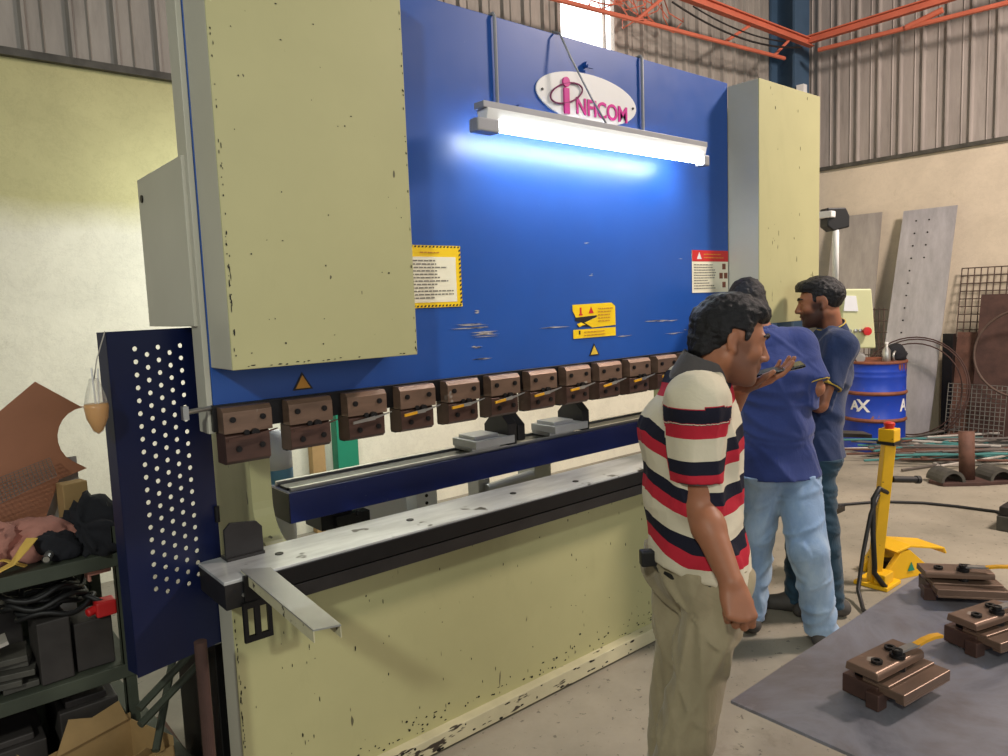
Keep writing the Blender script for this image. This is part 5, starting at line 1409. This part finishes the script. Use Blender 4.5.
# --- man in the striped polo shirt
def extra1(P, J, l, f, cvox, hc, R, hs):
    def bands(v, ends):
        side = np.clip(-((v-J['pelvis'])@l)/.15, 0, 1)
        u = (1.300-(v-J['pelvis'])@unit(J['neck']-J['pelvis'])-.940-.05*side)/.124
        ts = Field.dist(('sec', J['pelvis'], J['chest'], unit(l), (.16, .172), (.12, .125), 0, 'u'), v[:, 0], v[:, 1], v[:, 2])
        out = u.copy(); slv = np.zeros(len(u), bool)
        for q in 'rl':
            d = unit(J[q+'elb']-J[q+'sh']); t = (v-J[q+'sh'])@d
            ds = Field.dist(('cap', J[q+'sh'], ends[q][0], .07, .07, 0, 'u'), v[:, 0], v[:, 1], v[:, 2])
            m = (ds < ts-.004) & (t > .046) & (t < .2)
            out[m] = ((t-.138)/.124)[m]; slv |= m
            m = (ds < ts-.004) & (t <= .046) & (t > -.12); out[m] = np.where(t[m] > .006, -1.9, -1.2)
        return {'band': out+20}
    o, ends = shirt(P, J, l, f, cvox, 'striped', .89, .195, .006, .006, 2, bands, flare=.016, sl_r=(.062, .053), hem_n=(-.12*l[1]-.2*f[0], -.2*f[1], -1))
    for q in 'rl': cuff(P, ends[q][0], ends[q][1], .053, 'collar_grey', .018)
    collar(P, J, f, l, 'collar_grey', .066, .050)
    trousers(P, J, l, f, cvox, 'khaki', .935, 3, .86, .07, .013)
    b = J['pelvis']
    MB().tube([b+V3(*(unit(l)*(.160*math.cos(t))+f*(.114*math.sin(t))))+V3(0, 0, -.035) for t in [2*PI*i/32 for i in range(32)]], .010, 8, True).build('belt', M['rubber'], P, True)
    e = b-f*.140-l*.02+V3(0, 0, -.005)
    MB().cbox(e, (.045, .03, .042), RZ(math.radians(heading(f)))).build('belt_pouch', M['rubber'], P, False, .004)
    shoes(P, J, 'shoe')
def hands1(J):
    fr = V3(*J1_f); lf = V3(*J1_l)
    d = unit(J['rwri']-J['relb'])
    yield (J['rwri'], unit(d+V3(0, 0, -.35)), lf, fr), dict(s=.9, curl=(62, 75, 45), thumb=(.35, .75), rad=1.06)
    d2 = unit(fr*.85-lf*.25+V3(0, 0, .35))
    yield (J['lwri'], d2, unit(V3(0, 0, 1)-fr*.45), -lf*.2+lf*-1), dict(s=.92, curl=(8, 16, 14), thumb=(.6, .3), rad=1.0)
h1 = heading(J1_f)
person('person in red, black and cream striped polo walking past the machine, speaking into a phone', J1, J1_l, J1_f, J1_h, head_R(h1-4, -13, 3), .95, .0042, .0062, 'skin', hands1, hair_thick, extra1)
# the phone lies along the raised hand
f1 = V3(*J1_f); lw = V3(*J1['lwri'])
pd = unit(f1*.85-V3(*J1_l)*.25+V3(0, 0, .20)); pn = unit(V3(0, 0, 1)-f1*.25); ps = unit(np.cross(pd, pn)); pn = np.cross(ps, pd)
pc = lw+pd*.105+pn*.030
Rp = Matrix([list(r_) for r_ in np.stack([pd, ps, pn], 1)])
PH = empty('mobile_phone', tuple(pc), 'black mobile phone held flat at the mouth of the striped shirt person', 'phone')
MB().cbox(pc, (.145, .070, .008), Rp).build('phone_body', M['phone'], PH, False, .003)
MB().cbox(pc-pn*.0052, (.135, .060, .001), Rp).build('phone_back', M['pale_rod'], PH)

# --- man in navy shirt and pale jeans
def extra2(P, J, l, f, cvox, hc, R, hs):
    o, ends = shirt(P, J, l, f, cvox, 'navy_tee', .775, .185, .018, .005, 12, flare=.02)
    for q in 'rl': cuff(P, ends[q][0], ends[q][1], .072, 'yellow_trim', .010)
    collar(P, J, f, l, 'navy_tee', .064, .025, opening=False)
    trousers(P, J, l, f, cvox, 'jeans', .79, 7, 1.12, .05, .010)
    shoes(P, J, 'shoe')
def hands2(J):
    fr = V3(*J2_f); lf = V3(*J2_l)
    yield (J['rwri'], unit(J['rwri']-J['relb']), lf, V3(0, 0, 1)), dict(curl=(30, 35, 25))
    yield (J['lwri'], unit(J['lwri']-J['lelb']), -lf, V3(0, 0, 1)), dict(curl=(30, 35, 25))
person('person in navy short sleeved shirt and pale jeans, back turned, facing the machine', J2, J2_l, J2_f, J2_h, head_R(heading(J2_f)+12, -22, 0), 1.0, .0058, .0072, 'skin_b', hands2, hair_short, extra2)

# --- man in navy polo with yellow trim, in profile
def extra3(P, J, l, f, cvox, hc, R, hs):
    o, ends = shirt(P, J, l, f, cvox, 'navy_polo', .80, .205, .012, .0, 22, flare=.01)
    for q in 'rl': cuff(P, ends[q][0], ends[q][1], .072, 'yellow_trim', .010)
    collar(P, J, f, l, 'navy_polo', .068, .036, 'yellow_trim')
    trousers(P, J, l, f, cvox, 'teal_jeans', .81, 17, .9, .05, .008)
    shoes(P, J, 'shoe')
def hands3(J):
    fr = V3(*J3_f); lf = V3(*J3_l)
    yield (J['rwri'], unit(J['rwri']-J['relb']), lf, V3(0, 0, 1)), dict(curl=(25, 35, 25))
    yield (J['lwri'], unit(J['lwri']-J['lelb']), -lf, V3(0, 0, 1)), dict(curl=(25, 35, 25))
person('person in navy polo with yellow trimmed collar and sleeves, in profile by the pendant', J3, J3_l, J3_f, J3_h, head_R(heading(J3_f)-4, -8, 0), 1.02, .0048, .0072, 'skin_c', hands3, hair_top, extra3)
# ------------------------------------------------------------------ light and camera
W = bpy.data.worlds.new('workshop_sky'); SC.world = W; W.use_nodes = True
bg = W.node_tree.nodes['Background']; bg.inputs['Color'].default_value = (.92, .95, 1.0, 1); bg.inputs['Strength'].default_value = .14
def area(name, loc, target, size, power, col, sy=None):
    d = bpy.data.lights.new(name, 'AREA'); d.energy = power; d.color = col; d.size = size
    if sy: d.shape = 'RECTANGLE'; d.size_y = sy
    o = bpy.data.objects.new(name, d); COL.objects.link(o); o.location = loc
    o.rotation_euler = (Vector(target)-Vector(loc)).to_track_quat('-Z', 'Y').to_euler()
    return o
area('high_bay_lamp', (-2.9, -1.6, 4.2), (1.6, 1.8, .6), .34, 132, (.98, 1.0, .88))
area('bay_lamp', (5.8, -.6, 5.0), (7.0, 2.2, .4), .8, 430, (1.0, .84, .74))
area('rear_tube_lamp', (2.3, 3.9, 2.55), (2.3, 4.9, .8), 1.2, 40, (.95, 1.0, .98), .1)
area('door_daylight', (1.5, -6.0, 3.0), (2.5, 2.0, 1.2), 4.0, 120, (1.0, .98, .95), 3.0)

cam = bpy.data.cameras.new('camera'); co = bpy.data.objects.new('camera', cam); COL.objects.link(co)
Rr = ((0.7645241896528099, -0.6435213319941252, -0.037189497230013274), (0.09453676961434018, 0.054868395242424525, 0.9940081782331602), (0.6376249388367737, 0.7634590719036797, -0.10278464331490665))
m3 = Matrix((Rr[0], Rr[1], tuple(-v for v in Rr[2]))).transposed()
co.matrix_world = Matrix.Translation((0, 0, 1.62)) @ m3.to_4x4()
cam.sensor_fit = 'HORIZONTAL'; cam.sensor_width = 36; cam.lens = 730/1008*36
cam.clip_start = .05; cam.clip_end = 100
SC.camera = co
vs_ = SC.view_settings
vs_.view_transform = 'Standard'; vs_.look = 'None'; vs_.gamma = 1; vs_.use_curve_mapping = False; vs_.exposure = 0.0
